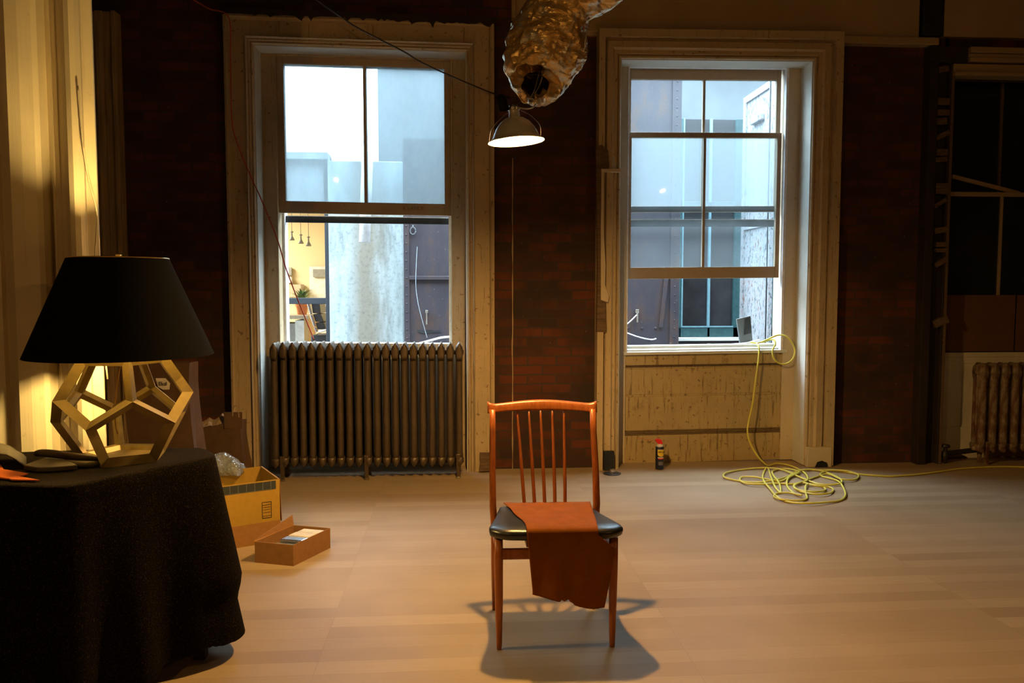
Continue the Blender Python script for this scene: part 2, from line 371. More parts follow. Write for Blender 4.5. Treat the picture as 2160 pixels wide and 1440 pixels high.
# ---- window 1 (left, radiator in front)
w1 = struct(empty('window_1', (W1['xc'], YW, 0)), 'tall left sash window with cream casing, raised sash, radiator in front', 'window')
prof = [(0, YW + .02), (0, YC + .035), (.006, YC + .02), (.012, YC + .015), (.022, YC + .022), (.030, YC + .008), (.040, YC + .012), (.050, YC - .006), (.056, YC + .018),
        (.060, YC + .02), (.165, YC + .02), (.17, YC - .004), (.182, YC - .012), (.198, YC - .006), (.198, YW + .02)]
m = MB(); casing(m, W1, prof); m.build('casing', 'old_paint', w1, shear=W1['sh'])
m = MB(); reveal(m, W1, YC + .03, YJ - .01); m.build('reveal', 'reveal_paint', w1, shear=W1['sh'])
jx0, jx1 = at(586, 300, YJ).x, at(951, 300, YJ).x; zt = at(770, 124, YJ).z
m = MB(); yj = YJ - .03
m.box(W1['x0'] - .03, jx0, yj, YO, 0, W1['z1'] + .03); m.box(jx1, W1['x1'] + .03, yj, YO, 0, W1['z1'] + .03); m.box(jx0, jx1, yj, YO, zt, W1['z1'] + .03)
for xa, s_ in ((jx0, -1), (jx1, 1)): m.box(*sorted((xa, xa + s_ * .014)), yj - .014, yj, 0, zt + .01)
m.box(jx0, jx1, yj - .014, yj, zt, zt + .014)
m.build('jamb', 'old_paint', w1, bevel=.003, shear=W1['sh'])
zb = at(775, 452, YJ).z
s1 = sash(w1, 'sash', jx0, jx1, zb, zt, YJ, W1, st=.06 - .012, top=.052, bot=.088, gmat='milky_glass')
sash(w1, 'sash', jx0, jx1, zb + .02, zt, YJ + .05, W1, st=.045, top=.05, bot=.06, gmat='hazy_glass')
zs = at(770, 726, YJ).z
m = MB(); m.box(jx0, jx1, YJ - .02, YO + .05, zs - .05, zs); m.box(jx0, jx1, YJ - .05, YJ + .06, zs - .05, zs + .012); m.build('sill', 'reveal_paint', w1, bevel=.004, shear=W1['sh'])
m = MB(); m.box(jx0, jx1, YJ + .02, YJ + .06, 0, zs - .05); m.box(jx0, jx1, YJ, YJ + .03, 0, .14); m.build('apron_panel', 'reveal_paint', w1, shear=W1['sh'])
m = MB()                         # bright outer stop beads beside the opening
for xa, xb in ((jx0, jx0 + .02), (jx1 - .02, jx1)): m.box(xa, xb, YJ + .09, YO + .02, zs, zb + .05)
m.build('outer_stop', 'pvc_white', w1, shear=W1['sh'])
p_ = at(872, 440, YJ - .001); text('scratched_lettering', 'K LANDE', .038, p_, (R(90), 0, 0), 'grimy_scratch', w1, .0004)
# ragged broken plaster hanging over the casing head
m = MB(); xa, xb = W1['x0'] - .21, W1['x1'] + .21; zt_ = W1['z1'] + .205; n = 90; r2 = random.Random(3)
low = []
for i in range(n + 1):
    x = xa + (xb - xa) * i / n; d = .006 + .014 * abs(noise.noise(Vector((x * 6, 0, 1)))) + (.035 * r2.random() ** 3 if r2.random() < .45 else 0)
    if x > W1['xc'] + .2: d += .02 * r2.random()
    low.append((x, zt_ - d))
m.prism(low + [(xb, zt_ + .03), (xa, zt_ + .03)], YC - .018, YW); m.build('broken_plaster', 'dark_wood', w1, shear=W1['sh'])
# casing foot broken away on the right
# ---- window 2 (right)
w2 = struct(empty('window_2', (W2['xc'], YW, 0)), 'tall right sash window with grimy panelled apron and yellow cord over its sill', 'window')
prof2 = [(0, YW + .02), (0, YC + .03), (.008, YC + .018), (.02, YC + .016), (.028, YC + .03), (.036, YC + .012), (.06, YC + .012), (.075, YC - .002), (.12, YC + .004), (.135, YC + .03),
         (.14, YC + .03), (.145, YC - .02), (.198, YC - .02), (.198, YW + .02)]
m = MB(); casing(m, W2, prof2, kl=.86, kr=1.07, kt=1.02)
m.build('casing', 'old_paint', w2, shear=W2['sh'])
m = MB(); reveal(m, W2, YC + .03, YJ - .01); m.build('reveal', 'reveal_paint', w2, shear=W2['sh'])
jx0, jx1 = at(1322, 300, YJ).x, at(1657, 300, YJ).x; zt = at(1480, 140, YJ).z
m = MB(); m.box(W2['x0'] - .03, jx0, yj, YO, 0, W2['z1'] + .03); m.box(jx1, W2['x1'] + .03, yj, YO, 0, W2['z1'] + .03); m.box(jx0, jx1, yj, YO, zt, W2['z1'] + .03)
m.build('jamb', 'old_paint_pale', w2, bevel=.003, shear=W2['sh'])
m = MB(); m.box(jx1 - .02, jx1, yj - .012, yj + .03, at(1650, 740, YJ).z, zt); m.box(jx0, jx0 + .01, yj - .012, yj + .03, at(1650, 740, YJ).z, zt); m.box(jx0, jx1, yj - .012, yj + .03, zt - .02, zt)
m.build('stop_bead', 'pvc_white', w2, bevel=.002, shear=W2['sh'])
zl0, zl1 = at(1480, 587, YJ).z, at(1480, 279, YJ).z
sash(w2, 'sash', jx0 + .006, jx1 - .03, zl0, zl1, YJ, W2, st=.033, top=.04, bot=.088, gmat='hazy_glass', mat='sash_paint')
zu0 = at(1480, 447, YJ + .05).z
fogged('fogged_glass', at(1480, 285, YJ + .05).z, .08, .50)
sash(w2, 'sash', jx0 + .006, jx1 - .022, zu0, zt, YJ + .05, W2, st=.036, top=.085, bot=.045, rows=1, gmat='fogged_glass', mat='sash_paint')
zs2 = at(1480, 738, YJ - .03).z
m = MB(); m.box(jx0 - .02, jx1 + .03, YJ - .05, YJ + .02, zs2 - .03, zs2 - .006); m.box(jx0, jx1, YJ, YO + .04, zs2 - .03, zs2 + .008); m.box(jx0, jx1, YJ + .1, YO + .02, zs2, zs2 + .03)
m.build('sill', 'reveal_paint', w2, bevel=.004, shear=W2['sh'])
# panelled apron
ya = YJ - .02
zz = lambda py: at(1480, py, ya).z
pan = struct(MB().build('apron_panel', 'grimy_paint', w2)); bpy.data.objects.remove(pan)
m = MB(); m.box(W2['x0'], W2['x1'], ya + .012, ya + .05, 0, zs2 - .03)
m.box(W2['x0'], W2['x1'], ya, ya + .02, zz(768), zs2 - .03)
m.box(W2['x0'], W2['x1'], ya, ya + .02, 0, zz(915)); xl, xr = at(1316, 850, ya).x, at(1652, 850, ya).x
m.box(W2['x0'], xl, ya, ya + .02, zz(915), zz(768)); m.box(xr, W2['x1'], ya, ya + .02, zz(915), zz(768))
m.box(xl + .012, xr - .012, ya + .004, ya + .02, zz(905), zz(834))
m.box(xl + .012, xr - .012, ya + .007, ya + .02, zz(830), zz(776))
m.build('apron_panel', 'grimy_paint', w2, bevel=.004, shear=W2['sh'])
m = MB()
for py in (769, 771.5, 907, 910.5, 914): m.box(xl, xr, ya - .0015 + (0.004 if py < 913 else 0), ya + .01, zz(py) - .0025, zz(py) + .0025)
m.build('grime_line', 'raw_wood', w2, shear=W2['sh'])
# broken left casing: dark hole, bare lath and remaining strips
m = MB(); c = lambda px, py: (at(px, py, YC).x, at(px, py, YC).z)
m.prism([c(1256, 310), c(1268, 306), c(1281, 318), c(1283, 345), c(1283, 356), c(1272, 358), c(1268, 480), c(1270, 560), c(1276, 632), c(1278, 700), c(1258, 700), c(1260, 560), c(1257, 400)], YC - .022, YC + .02)
m.build('bare_gap', 'raw_wood', w2)
m = MB(); m.prism([c(1267, 357), c(1308, 357), c(1308, 364), c(1272, 364), c(1271, 470), c(1276, 560), c(1275, 600), c(1283, 625), c(1281, 638), c(1266, 632), c(1266, 480)], YC - .03, YC - .0)
m.build('loose_strip', 'old_paint_pale', w2, bevel=.002)
m = MB(); m.box(at(1273, 950, YC).x, at(1294, 950, YC).x, YC - .03, YC + .0, 0.0, at(1283, 950, YC).z); m.build('notch', 'black_iron', w2)
# right casing plinth block
m = MB(); m.box(at(1700, 970, YC).x, at(1751, 970, YC).x, YC - .028, YC + .02, 0, at(1725, 942, YC).z); m.build('plinth', 'old_paint_pale', w2, bevel=.004)
m = MB(); m.prism([(at(1715, 990, YC).x, 0), (at(1742, 990, YC).x, 0), (at(1740, 980, YC).x, .035), (at(1730, 975, YC).x, .05), (at(1720, 978, YC).x, .04)], YC - .034, YC - .02); m.build('mouse_hole', 'black_iron', w2)

# ---- window 3 (far right, dark)
w3 = struct(empty('window_3', (W3['xc'], YW, 0)), 'dark far right window boarded low with brown card above white apron', 'window')
x0, x1 = W3['x0'], W3['x1']; z_ = lambda py: at(2070, py, YC).z
m = MB()
for a, b, dy in ((100, 112, -.02), (113, 121, .0), (122, 131, -.015), (134, 152, .01), (152, 160, -.01)):
    m.box(at(2045, 120, YC).x if b < 133 else at(2014, 150, YC).x, x1 + .1, YC + dy, YW + .02, z_(b), z_(a))
m.build('casing', 'soffit_paint', w3, bevel=.004)
m = MB(); m.box(x0 - .012, x0 + .012, YC + .02, YJ, 0, z_(150)); m.build('stop_bead', 'raw_wood', w3, bevel=.003)
zz3 = lambda py: at(2070, py, YJ).z
sash(w3, 'sash', x0 + .02, x1, zz3(412), zz3(160), YJ + .04, W3, st=.03, top=.03, bot=.03, gmat='dark_glass', mat='raw_wood')
sash(w3, 'sash', x0 + .01, x1, zz3(735), zz3(405), YJ - .01, W3, st=.02, top=.035, bot=.05, gmat='dark_glass', mat='soffit_paint')
m = MB(); m.obox(at(2008, 372, YJ + .02), at(2150, 408, YJ + .02), .02, .03); m.build('slipped_bead', 'soffit_paint', w3)
m = MB(); m.box(x0 + .0, at(2137, 680, YJ - .03).x, YJ - .05, YJ - .035, zz3(740), zz3(622)); m.build('card_board', 'brown_card', w3, bevel=.002)
m = MB(); m.box(at(2141, 680, YJ - .03).x, x1, YJ - .05, YJ - .035, zz3(740), zz3(622)); m.build('card_board', 'brown_card', w3, bevel=.002)
m = MB(); m.box(x0, x1, YJ - .03, YJ + .02, 0, zz3(742)); m.box(x0, x1, YJ - .04, YJ + .02, zz3(752), zz3(742)); m.box(x0, x1, YJ - .042, YJ, 0, zz3(897)); m.box(x0, x1, YJ - .036, YJ, zz3(765), zz3(752))
m.build('apron_panel', 'white_wall', w3, bevel=.004)
m = MB(); m.box(x0 - .05, x1 + .05, YO + .02, YO + .05, 0, 3.6); m.build('closed_shutter', 'black_iron', w3)
# ---- casing of a fourth window behind the white panelling
xc4 = at(258, 500, YC).x; w4 = struct(empty('window_4', (xc4 - .1, YW, 0)), 'dark brown casing edge beside white panelling', 'window')
m = MB(); zt4 = at(240, 22, YC).z
for a, b, dy in ((-.6, -.14, .02), (-.14, -.09, 0), (-.09, -.03, .015), (-.03, 0, -.01)): m.box(xc4 + a, xc4 + b, YC + dy, YW + .02, 0, zt4)
m.build('casing', 'dark_casing', w4, bevel=.005)

# ---- soffit boards, dark post, pier line
yb = YC + .03
m = MB(); sa = at(1085, 40, yb).x; sb = at(1940, 40, yb).x; sd = at(1978, 90, yb).x; za = at(1150, 70, yb).z; zb_ = at(1870, 94, yb).z
m.box(sa, sb, yb, YW + .01, za + .02, ZC); m.box(sa + .03, at(1262, 60, yb).x, yb + .02, YW + .01, za, za + .03)
m.box(at(1775, 90, yb).x, sd, yb - .02, YW + .01, zb_, za + .03); m.box(sa - .02, sa + .01, yb - .02, YW, za + .1, ZC)
struct(m.build('trim_1', 'soffit_paint', bevel=.006), 'long cream painted board above right window', 'board')
m = MB(); m.box(at(1992, 50, yb).x, X1, yb, YW + .01, at(2060, 78, yb).z, ZC); struct(m.build('trim_2', 'soffit_paint', bevel=.006), 'short cream board at top right corner', 'board')
m = MB(); m.box(at(1943, 40, yb).x, at(1985, 40, yb).x, yb - .03, YW + .01, at(1960, 78, yb).z, ZC); struct(m.build('trim_3', 'black_iron', bevel=.006), 'black post end between the two cream boards', 'post')
t4 = struct(empty('trim_4', (at(1968, 900, YC).x, YW, 0)), 'dark channel with bare lath beside the far right window', 'channel')
m = MB(); pa, pb = at(1944, 700, YC).x, at(1962, 700, YC).x; m.box(pa, pb, YC + .0, YW + .02, 0, at(1950, 130, YC).z); m.box(pb + .1, x0 - .01, YC + .02, YW + .02, 0, at(1950, 130, YC).z); m.box(pb, pb + .1, YW - .03, YW + .02, 0, at(1950, 98, YC).z); m.box(pa, x0 + .1, YC + .01, YW + .02, at(1950, 130, YC).z, at(1950, 95, YC).z)
m.build('channel', 'dark_wood', t4, bevel=.004)
r2 = random.Random(5)
for (py, hh, tl) in ((150, 12, .2), (215, 14, 0), (238, 12, 0), (258, 14, .1), (292, 10, .5), (322, 14, 0), (338, 10, .1), (398, 22, 0), (436, 8, .6), (488, 12, .2), (516, 10, 0), (528, 8, 0), (560, 10, .6), (684, 16, .5)):
    m = MB(); p = at(1969 + r2.uniform(0, 4), py, YW - .06); q = p + Vector((.095 + r2.uniform(-.01, .01), 0, tl * .09)); m.obox(p, q, .04, hh / 280, (0, 0, 1)); m.build('lath', 'raw_wood', t4)
# narrow plaster seam and slight pier on the middle wall
m = MB(); sx = at(1081, 700, YW).x; pts = []; n = 60
left = []; right = []
for i in range(n + 1):
    z = i / n * 2.3; wv = .0035 + .004 * noise.noise(Vector((0, z * 7, 2))) ; o_ = .004 * noise.noise(Vector((3, z * 5, 2)))
    left.append((sx - wv + o_, z)); right.append((sx + wv + o_, z))
m.prism(left + right[::-1], YW - .008, YW + .01); struct(m.build('trim_5', 'soffit_paint'), 'thin cream plaster seam running down the brick pier', 'seam')

# ---- white panelled partition at left (plan profile)
wl = [(-900, 3.10), (-40, 3.08), (6, 3.09), (16, 3.11), (30, 3.06), (34, 3.045), (60, 3.05), (88, 3.065), (100, 3.085), (112, 3.14), (117, 3.16), (126, 3.15), (129, 3.155), (137, 3.13), (140, 3.135), (148, 3.11), (152, 3.085), (156, 3.06),
      (166, 3.052), (178, 3.06), (188, 3.08), (191, 3.10), (196, 3.105), (214, 3.12), (216, 3.135)]
poly = [G(a, d).to_2d() for a, d in wl]
back = [G(214, 3.17).to_2d(), G(-850, 3.30).to_2d()]
m = MB(); m.flat([tuple(p) for p in poly + back], 0, ZC); struct(m.build('wall_left', 'panel_paint'))

# ------------------------------------------------------------------ outdoors, beyond the windows
YF = 8.75
def ax(px, py, Y): return at(px, py, Y).x
def az(px, py, Y): return at(px, py, Y).z
m = MB(); m.box(-9, 7, YO + .05, 13.5, -.5, -.3); struct(m.build('court_ground', 'court_grey'), 'grey ground of the light court outside', 'ground')
top_low = az(700, 338, YF)
# office building: low, flat roof, sky above
ob = tag(empty('office_building', (ax(650, 600, YF), YF, -.3)), 'low office across the court with lit yellow room seen through left window', 'building')
xo1 = ax(697, 600, YF)
m = MB(); m.box(-8, xo1 - .0, YF, YF + .12, az(650, 448, YF) + .02, top_low); m.box(-8, ax(600, 600, YF) - .9, YF, YF + .12, -.3, top_low); m.box(-8, xo1, YF - .08, YF + .2, top_low, top_low + .07)
m.build('facade', 'court_plaster', ob)
m = MB(); m.box(-8, xo1, 12.6, 12.7, -.3, 2.9); m.box(-8, xo1, YF + .1, 12.6, top_low + .0, top_low + .05); m.box(-8, xo1, YF + .1, 12.6, -.32, -.28); m.box(xo1 - .04, xo1, YF + .14, 12.6, -.3, top_low); m.box(-8, -7.9, YF, 12.6, -.3, top_low)
m.build('office_room', 'office_wall', ob)
m = MB(); m.box(xo1 - .045, xo1 + .0, YF - .06, YF + .06, -.3, top_low); m.box(-8, xo1, YF - .04, YF + .04, az(650, 641, YF), az(650, 628, YF)); m.box(ax(560, 500, YF), ax(570, 500, YF), YF - .04, YF + .04, -.3, top_low)
m.build('window_frame', 'frame_slate', ob, bevel=.004)
m = MB(); a = [m.b.verts.new(p) for p in ((ax(560, 500, YF), YF + .02, -.3), (xo1, YF + .02, -.3), (xo1, YF + .02, top_low), (ax(560, 500, YF), YF + .02, top_low))]; m.b.faces.new(a); m.build('pane', 'office_glass', ob)
# items on the far wall of the office
YB = 12.58
m = MB(); m.box(ax(654, 600, YB), ax(700, 600, YB), YB - .06, YB, az(670, 720, YB), az(670, 562, YB)); m.build('inner_window', 'office_white', ob)
m = MB(); m.box(ax(663, 600, YB), ax(700, 600, YB), YB - .1, YB - .05, az(670, 584, YB), az(670, 568, YB)); m.build('blind', 'office_grey', ob)
m = MB(); m.box(ax(605, 600, YB), ax(617, 600, YB), YB - .06, YB, az(610, 580, YB), az(610, 564, YB)); m.build('picture', 'office_grey', ob)
m = MB(); m.box(ax(605, 600, YB), ax(617, 600, YB), YB - .1, YB, az(610, 596, YB), az(610, 584, YB)); m.build('notice', 'cool_white', ob)
m = MB(); m.box(ax(606, 600, YB), ax(642, 600, YB), YB - .3, YB, az(610, 626, YB), az(610, 600, YB)); m.build('sideboard', 'desk_light', ob)
# pendant lamps in the office
for px, py, yp in ((616, 507, 10.6), (635, 514, 10.3), (651, 519, 10.0)):
    p = at(px, py, yp); t = tag(empty('pendant_lamp', (p.x, p.y, p.z)), {616: 'leftmost small grey pendant lamp in the office across the court', 635: 'middle small grey pendant lamp in the office across the court', 651: 'rightmost small grey pendant lamp in the office across the court'}[px], 'lamp', 'office pendant lamps')
    m = MB(); m.tube([p + Vector((0, 0, .06)), Vector((p.x, p.y, top_low))], .004, 6); m.build('cord', 'office_grey', t)
    m = MB(); m.lathe([(.035, -.0), (.03, .02), (.012, .05), (.008, .10), (.02, .105), (.02, .115), (.004, .12)], p, 14); m.build('lamp_shade', 'office_grey', t, smooth=True)
# desk
YD = 9.75
dl, dr = ax(596, 670, YD), ax(650, 670, YD); dz = az(620, 665, YD)
t = tag(empty('desk', (dl, YD, -.28)), 'pale wooden desk under the potted plant in the office', 'desk')
m = MB(); m.box(dl - .4, dr, YD, YD + .7, dz - .045, dz); m.build('tabletop', 'desk_light', t, bevel=.004)
m = MB(); m.box(dr - .05, dr, YD, YD + .7, -.28, dz - .045); m.build('side_panel', 'desk_wood', t)
m = MB(); m.box(ax(622, 700, YD), dr - .05, YD + .02, YD + .6, -.28, dz - .06); m.build('drawer', 'office_white', t)
m = MB(); m.box(dl - .38, ax(621, 700, YD), YD + .05, YD + .55, -.28, dz - .1); m.build('drawer', 'office_grey', t)
# plant
pc = Vector((ax(637, 650, YD + .3), YD + .3, dz))
t = tag(empty('potted_plant', pc), 'leafy green plant in a terracotta pot on the office desk', 'plant')
m = MB(); m.lathe([(.055, 0), (.07, .10), (.078, .10), (.078, .135), (.066, .135), (.064, .11), (.01, .11)], pc, 20); m.build('pot', 'terracotta', t, smooth=False)
m = MB(); r2 = random.Random(11)
for i in range(34):
    a = r2.uniform(0, 6.28); ln = r2.uniform(.16, .34); sp = r2.uniform(.05, .2); b0 = pc + Vector((0, 0, .11)); w_ = r2.uniform(.012, .022)
    d = Vector((math.cos(a), math.sin(a), 0)); s_ = Vector((-d.y, d.x, 0)); rows = []
    for q in range(6):
        u = q / 5; c_ = b0 + d * sp * u * u + Vector((0, 0, ln * (u - .35 * u * u))); ww = w_ * math.sin(math.pi * min(.97, u * .85 + .12)); rows.append([c_ - s_ * ww, c_ + s_ * ww])
    m.grid(rows)
m.build('foliage', 'leaf', t)
# office chair
oc = Vector((ax(672, 700, 9.25), 9.25, -.28)); t = tag(empty('office_chair', oc), 'black ribbed high-back office chair with chrome frame across the court', 'chair')
rows = []; zc = lambda py: az(670, py, 9.25)
pth = [(662, 640), (664, 655), (669, 672), (674, 688), (680, 697)]
m = MB()
def ocbox(m, pts, wpx, y0, y1, r=0):
    for (a, b) in zip(pts, pts[1:]):
        xa, za_ = at(a[0], a[1], 9.25).x, zc(a[1]); xb, zb2 = at(b[0], b[1], 9.25).x, zc(b[1]); ww = wpx / F * 9.25 / 2
        m.prism([(xa - ww, za_), (xa + ww, za_), (xb + ww, zb2 + .008), (xb - ww, zb2 + .008)], y0, y1)
ocbox(m, [(666, 638), (669, 662), (675, 680), (679, 696)], 17, 9.22, 9.62); m.build('backrest', 'office_leather', t, bevel=.01)
m = MB(); ocbox(m, [(652, 640), (658, 664), (666, 690), (671, 702)], 5, 9.19, 9.22); m.build('back_frame', 'steel', t, bevel=.004)
m = MB(); m.tube(spline([at(667, 704, 9.2), at(674, 700, 9.15), at(690, 695, 9.1)], 6), .014, 8); m.build('armrest', 'steel', t, smooth=True)
m = MB(); xs_ = oc.x; m.box(xs_ - .08, xs_ + .26, 9.2, 9.64, zc(722), zc(706)); m.build('seat', 'office_leather', t, bevel=.015)
m = MB(); m.tube([(xs_ + .12, 9.42, zc(722)), (xs_ + .12, 9.42, -.22)], .025, 10)
for q in range(5): m.tube([(xs_ + .12, 9.42, -.2), (xs_ + .12 + .28 * math.cos(q * 1.257), 9.42 + .28 * math.sin(q * 1.257), -.26)], .018, 8)
m.build('pedestal', 'steel', t, smooth=True)
# stained concrete pier
CSH.default_value = -(ax(778, 600, YF) + .35 * .5)
m = MB(); m.box(xo1 + .002, ax(852, 600, YF), YF - .1, YF + .12, -.3, top_low - .02)
tag(m.build('concrete_pier', 'stained_concrete', bevel=.01), 'streaked pale concrete pier in the court outside the left window', 'pier')
# tall court walls
m = MB(); m.box(ax(798, 300, 9.4), 7, 9.4, 9.6, -.3, 4.0); struct(m.build('court_wall_back', 'court_grey'), 'tall grey court wall seen through the windows', 'wall')
m = MB(); m.box(5.6, 5.75, YO + .1, 9.4, -.3, 4.2); struct(m.build('court_wall_right', 'court_grey'), 'court wall at the right side outside', 'wall')
m = MB(); m.obox(at(700, 120, 10.5), at(640, 345, 10.5), .16, .1, (0, 1, 0)); tag(m.build('steel_brace', 'cool_white'), 'pale slanting brace seen high through the milky left glass', 'brace')
# white drain pipe
p0, p1 = at(769, 511, 8.3), at(778, 250, 8.3)
t = tag(empty('drain_pipe', p0), 'white plastic drain pipe hanging open-ended before the concrete pier', 'pipe')
m = MB(); rr = .055; m.lathe([(rr, 0), (rr, 1)], (0, 0, 0), 24, cap=False)
ax_ = (p1 - p0); rot = Vector((0, 0, 1)).rotation_difference(ax_).to_matrix()
m.map(lambda c: p0 + rot @ Vector((c.x, c.y, c.z * ax_.length))); m.build('pipe', 'pvc_white', t, smooth=True, solid=.006)
pb_ = p0 + ax_ * .3; m = MB(); m.box(pb_.x - .02, pb_.x + .02, pb_.y, YF - .1, pb_.z - .03, pb_.z + .03); m.build('bracket', 'black_iron', t)
m = MB(); m.lathe([(rr - .003, 0.004), (.001, .006)], (0, 0, 0), 24, cap=True); m.map(lambda c: p0 + rot @ c); m.build('dark_bore_disc', 'black_iron', t)  # black disc across the mouth, its colour painting the shade inside the pipe
# black iron bars just outside each opening (one thing each)
for (xa, xb, pya, pyb, Wn, lab) in ((W1['x0'], W1['x1'], 458, 471, W1, 'black iron bar with white top edge across the left window opening'), (W2['x0'], W2['x1'], 464, 478, W2, 'black iron bar with white top edge across the right window')):
    yb_ = YO - .05; z0, z1 = at(770 if Wn is W1 else 1480, pyb, yb_).z, at(770 if Wn is W1 else 1480, pya, yb_).z
    t = tag(empty('iron_bar', (Wn['xc'], yb_, z0)), lab, 'bar', 'iron window bars')
    m = MB(); m.box(xa - .05, xb + .05, yb_, yb_ + .02, z0, z1); m.build('bar', 'black_iron', t, bevel=.003, shear=(Wn['k'] * .6, Wn['xc']))
    m = MB(); m.box(xa - .05, xb + .05, yb_ - .002, yb_ + .022, z1, z1 + .006); m.build('white_strip', 'cool_white', t, shear=(Wn['k'] * .6, Wn['xc']))  # thin white strip along the top of the bar
# iron shutter by the pier
YS = 8.45
def shutter(name, px0, px1, py0, py1, Y, label, strap, bars, ztop=None):
    x0_, x1_ = ax(px0, 600, Y), ax(px1, 600, Y); z0_, z1_ = -.3, (ztop or az(px0, py0, Y))
    t = tag(empty(name, (x0_, Y, z0_)), label, 'shutter')
    m = MB(); m.box(x0_, x1_, Y, Y + .02, z0_, z1_); m.build('plate', 'rusty_iron', t)
    for a, b in strap:
        xa, xb = ax(a, 600, Y), ax(b, 600, Y); m = MB(); m.box(xa, xb, Y - .02, Y, z0_, z1_)
        z = z0_ + .05
        while z < z1_ - .03:
            m.lathe([(.009, 0), (.007, .006), (.002, .008)], ((xa + xb) / 2, Y - .02, z), 8, Matrix.Rotation(R(90), 3, 'X')); z += .09
        m.build('strap', 'rusty_iron', t, bevel=.002)
    for py in bars:
        z = az(px0, py, Y); m = MB(); m.box(ax(strap[0][1], 600, Y), x1_, Y - .03, Y, z - .02, z + .02); m.build('crossbar', 'rusty_iron', t, bevel=.004)
    return t
t = shutter('iron_shutter', 852, 1010, 300, 780, YS, 'dark purple iron shutter with ring and hook outside the left window', [(852, 864)], [586], 2.9)
c_ = at(871, 487, YS - .02); m = MB(); m.tube([c_ + Vector((.028 * math.cos(a), 0, .036 * math.sin(a))) for a in [i * math.pi / 10 for i in range(21)]], .006, 6); m.tube([c_ + Vector((0, .02, .06)), c_ + Vector((0, -.005, .035))], .006, 6); m.build('ring', 'court_grey', t, smooth=True)
c_ = at(900, 660, YS - .03); m = MB(); m.box(c_.x - .015, c_.x + .015, YS - .05, YS, c_.z - .0, c_.z + .03); m.box(c_.x - .008, c_.x + .008, YS - .05, YS - .02, c_.z - .12, c_.z); m.build('hook', 'steel', t, bevel=.003)
m = MB(); m.tube(spline([at(880, 520, YS - .03), at(878, 560, YS - .03), at(877, 600, YS - .03), at(882, 640, YS - .03), at(892, 680, YS - .03), at(901, 712, YS - .03)], 5), .0022, 6); m.build('wire', 'steel_blue', t)
m = MB(); z = az(880, 695, YS); poly = [(ax(880, 695, YS) + i * .035, z + .012 * r2.uniform(-1, 1)) for i in range(8)]; m.prism(poly + [(p[0], p[1] - .02 - .012 * r2.random()) for p in reversed(poly)], YS - .006, YS); m.build('rust_hole', 'black_iron', t)
# right window: big rusty plate, teal window, peeling shutter, scrap
t = shutter('iron_shutter', 1235, 1432, 300, 780, YS, 'brown rusty iron shutter with riveted strap at left outside the right window', [(1413, 1432)], [], 3.62)
m = MB(); m.prism([(at(a, b, YS).x, at(a, b, YS).z) for a, b in ((1403, 560), (1412, 560), (1397, 690), (1389, 690))], YS - .025, YS - .01); m.build('bent_strip', 'rusty_iron', t)
c_ = at(1343, 660, YS - .03); m = MB(); m.box(c_.x - .018, c_.x + .018, YS - .05, YS, c_.z - .0, c_.z + .04); m.box(c_.x - .008, c_.x + .012, YS - .05, YS - .02, c_.z - .1, c_.z); m.build('hook', 'steel', t, bevel=.003)
for py, px in ((692, 1324), (692, 1354), (692, 1383), (715, 1368)):
    c_ = at(px, py, YS); m = MB(); m.lathe([(.014, 0), (.01, .01), (.002, .012)], c_, 8, Matrix.Rotation(R(90), 3, 'X')); m.build('rivet', 'rusty_iron', t)
for pts in (((1312, 692), (1330, 677), (1343, 664)), ((1312, 698), (1345, 710), (1372, 716), (1384, 714))):
    m = MB(); m.tube(spline([at(a, b, YS - .05 - .0 * i) for i, (a, b) in enumerate(pts)], 5), .007, 6); m.build('wire', 'pvc_white', t, smooth=True)
YT = 8.9
t = tag(empty('teal_window', (ax(1500, 700, YT), YT, az(1500, 715, YT))), 'teal framed window across the court seen through the right window', 'window')
m = MB(); xa, xb = ax(1434, 600, YT), ax(1640, 600, YT); za_, zb2 = az(1500, 711, YT), az(1500, 250, YT)
m.box(xa, xa + .02, YT, YT + .06, za_, zb2); m.box(xa, xb, YT, YT + .05, za_, az(1500, 690, YT)); m.box(ax(1548, 600, YT), xb, YT, YT + .06, za_, zb2); m.box(xa, xb, YT, YT + .06, az(1500, 437, YT), az(1500, 425, YT)); m.build('frame', 'teal_paint', t, bevel=.004)
m = MB(); a_ = ax(1496, 600, YT); m.box(a_ - .012, a_ + .012, YT + .0, YT + .04, za_, zb2); m.box(xa + .02, xa + .035, YT - .005, YT + .03, az(1500, 690, YT), zb2); m.box(xa + .02, ax(1548, 600, YT), YT - .006, YT + .03, az(1500, 690, YT), az(1500, 687.5, YT)); m.build('muntin', 'teal_light', t)
m = MB(); m.box(xa, xb, YT + .05, YT + .06, za_, zb2); m.build('pane', 'court_grey', t)
MATS['court_pane'] = simple('court_pane', (.022, .022, .024), .25, 0, .3, 5); t.children[-1].data.materials[0] = MATS['court_pane']
m = MB(); m.box(xa - .03, xb, YT - .08, YT + .06, za_ - .035, za_); m.build('sill', 'reveal_paint', t)
m = MB(); m.box(xa - .1, xb + .5, YT + .0, YT + .3, -.3, za_ - .035); struct(m.build('court_wall_low', 'rusty_iron'), 'dark wall below the teal window outside', 'wall')
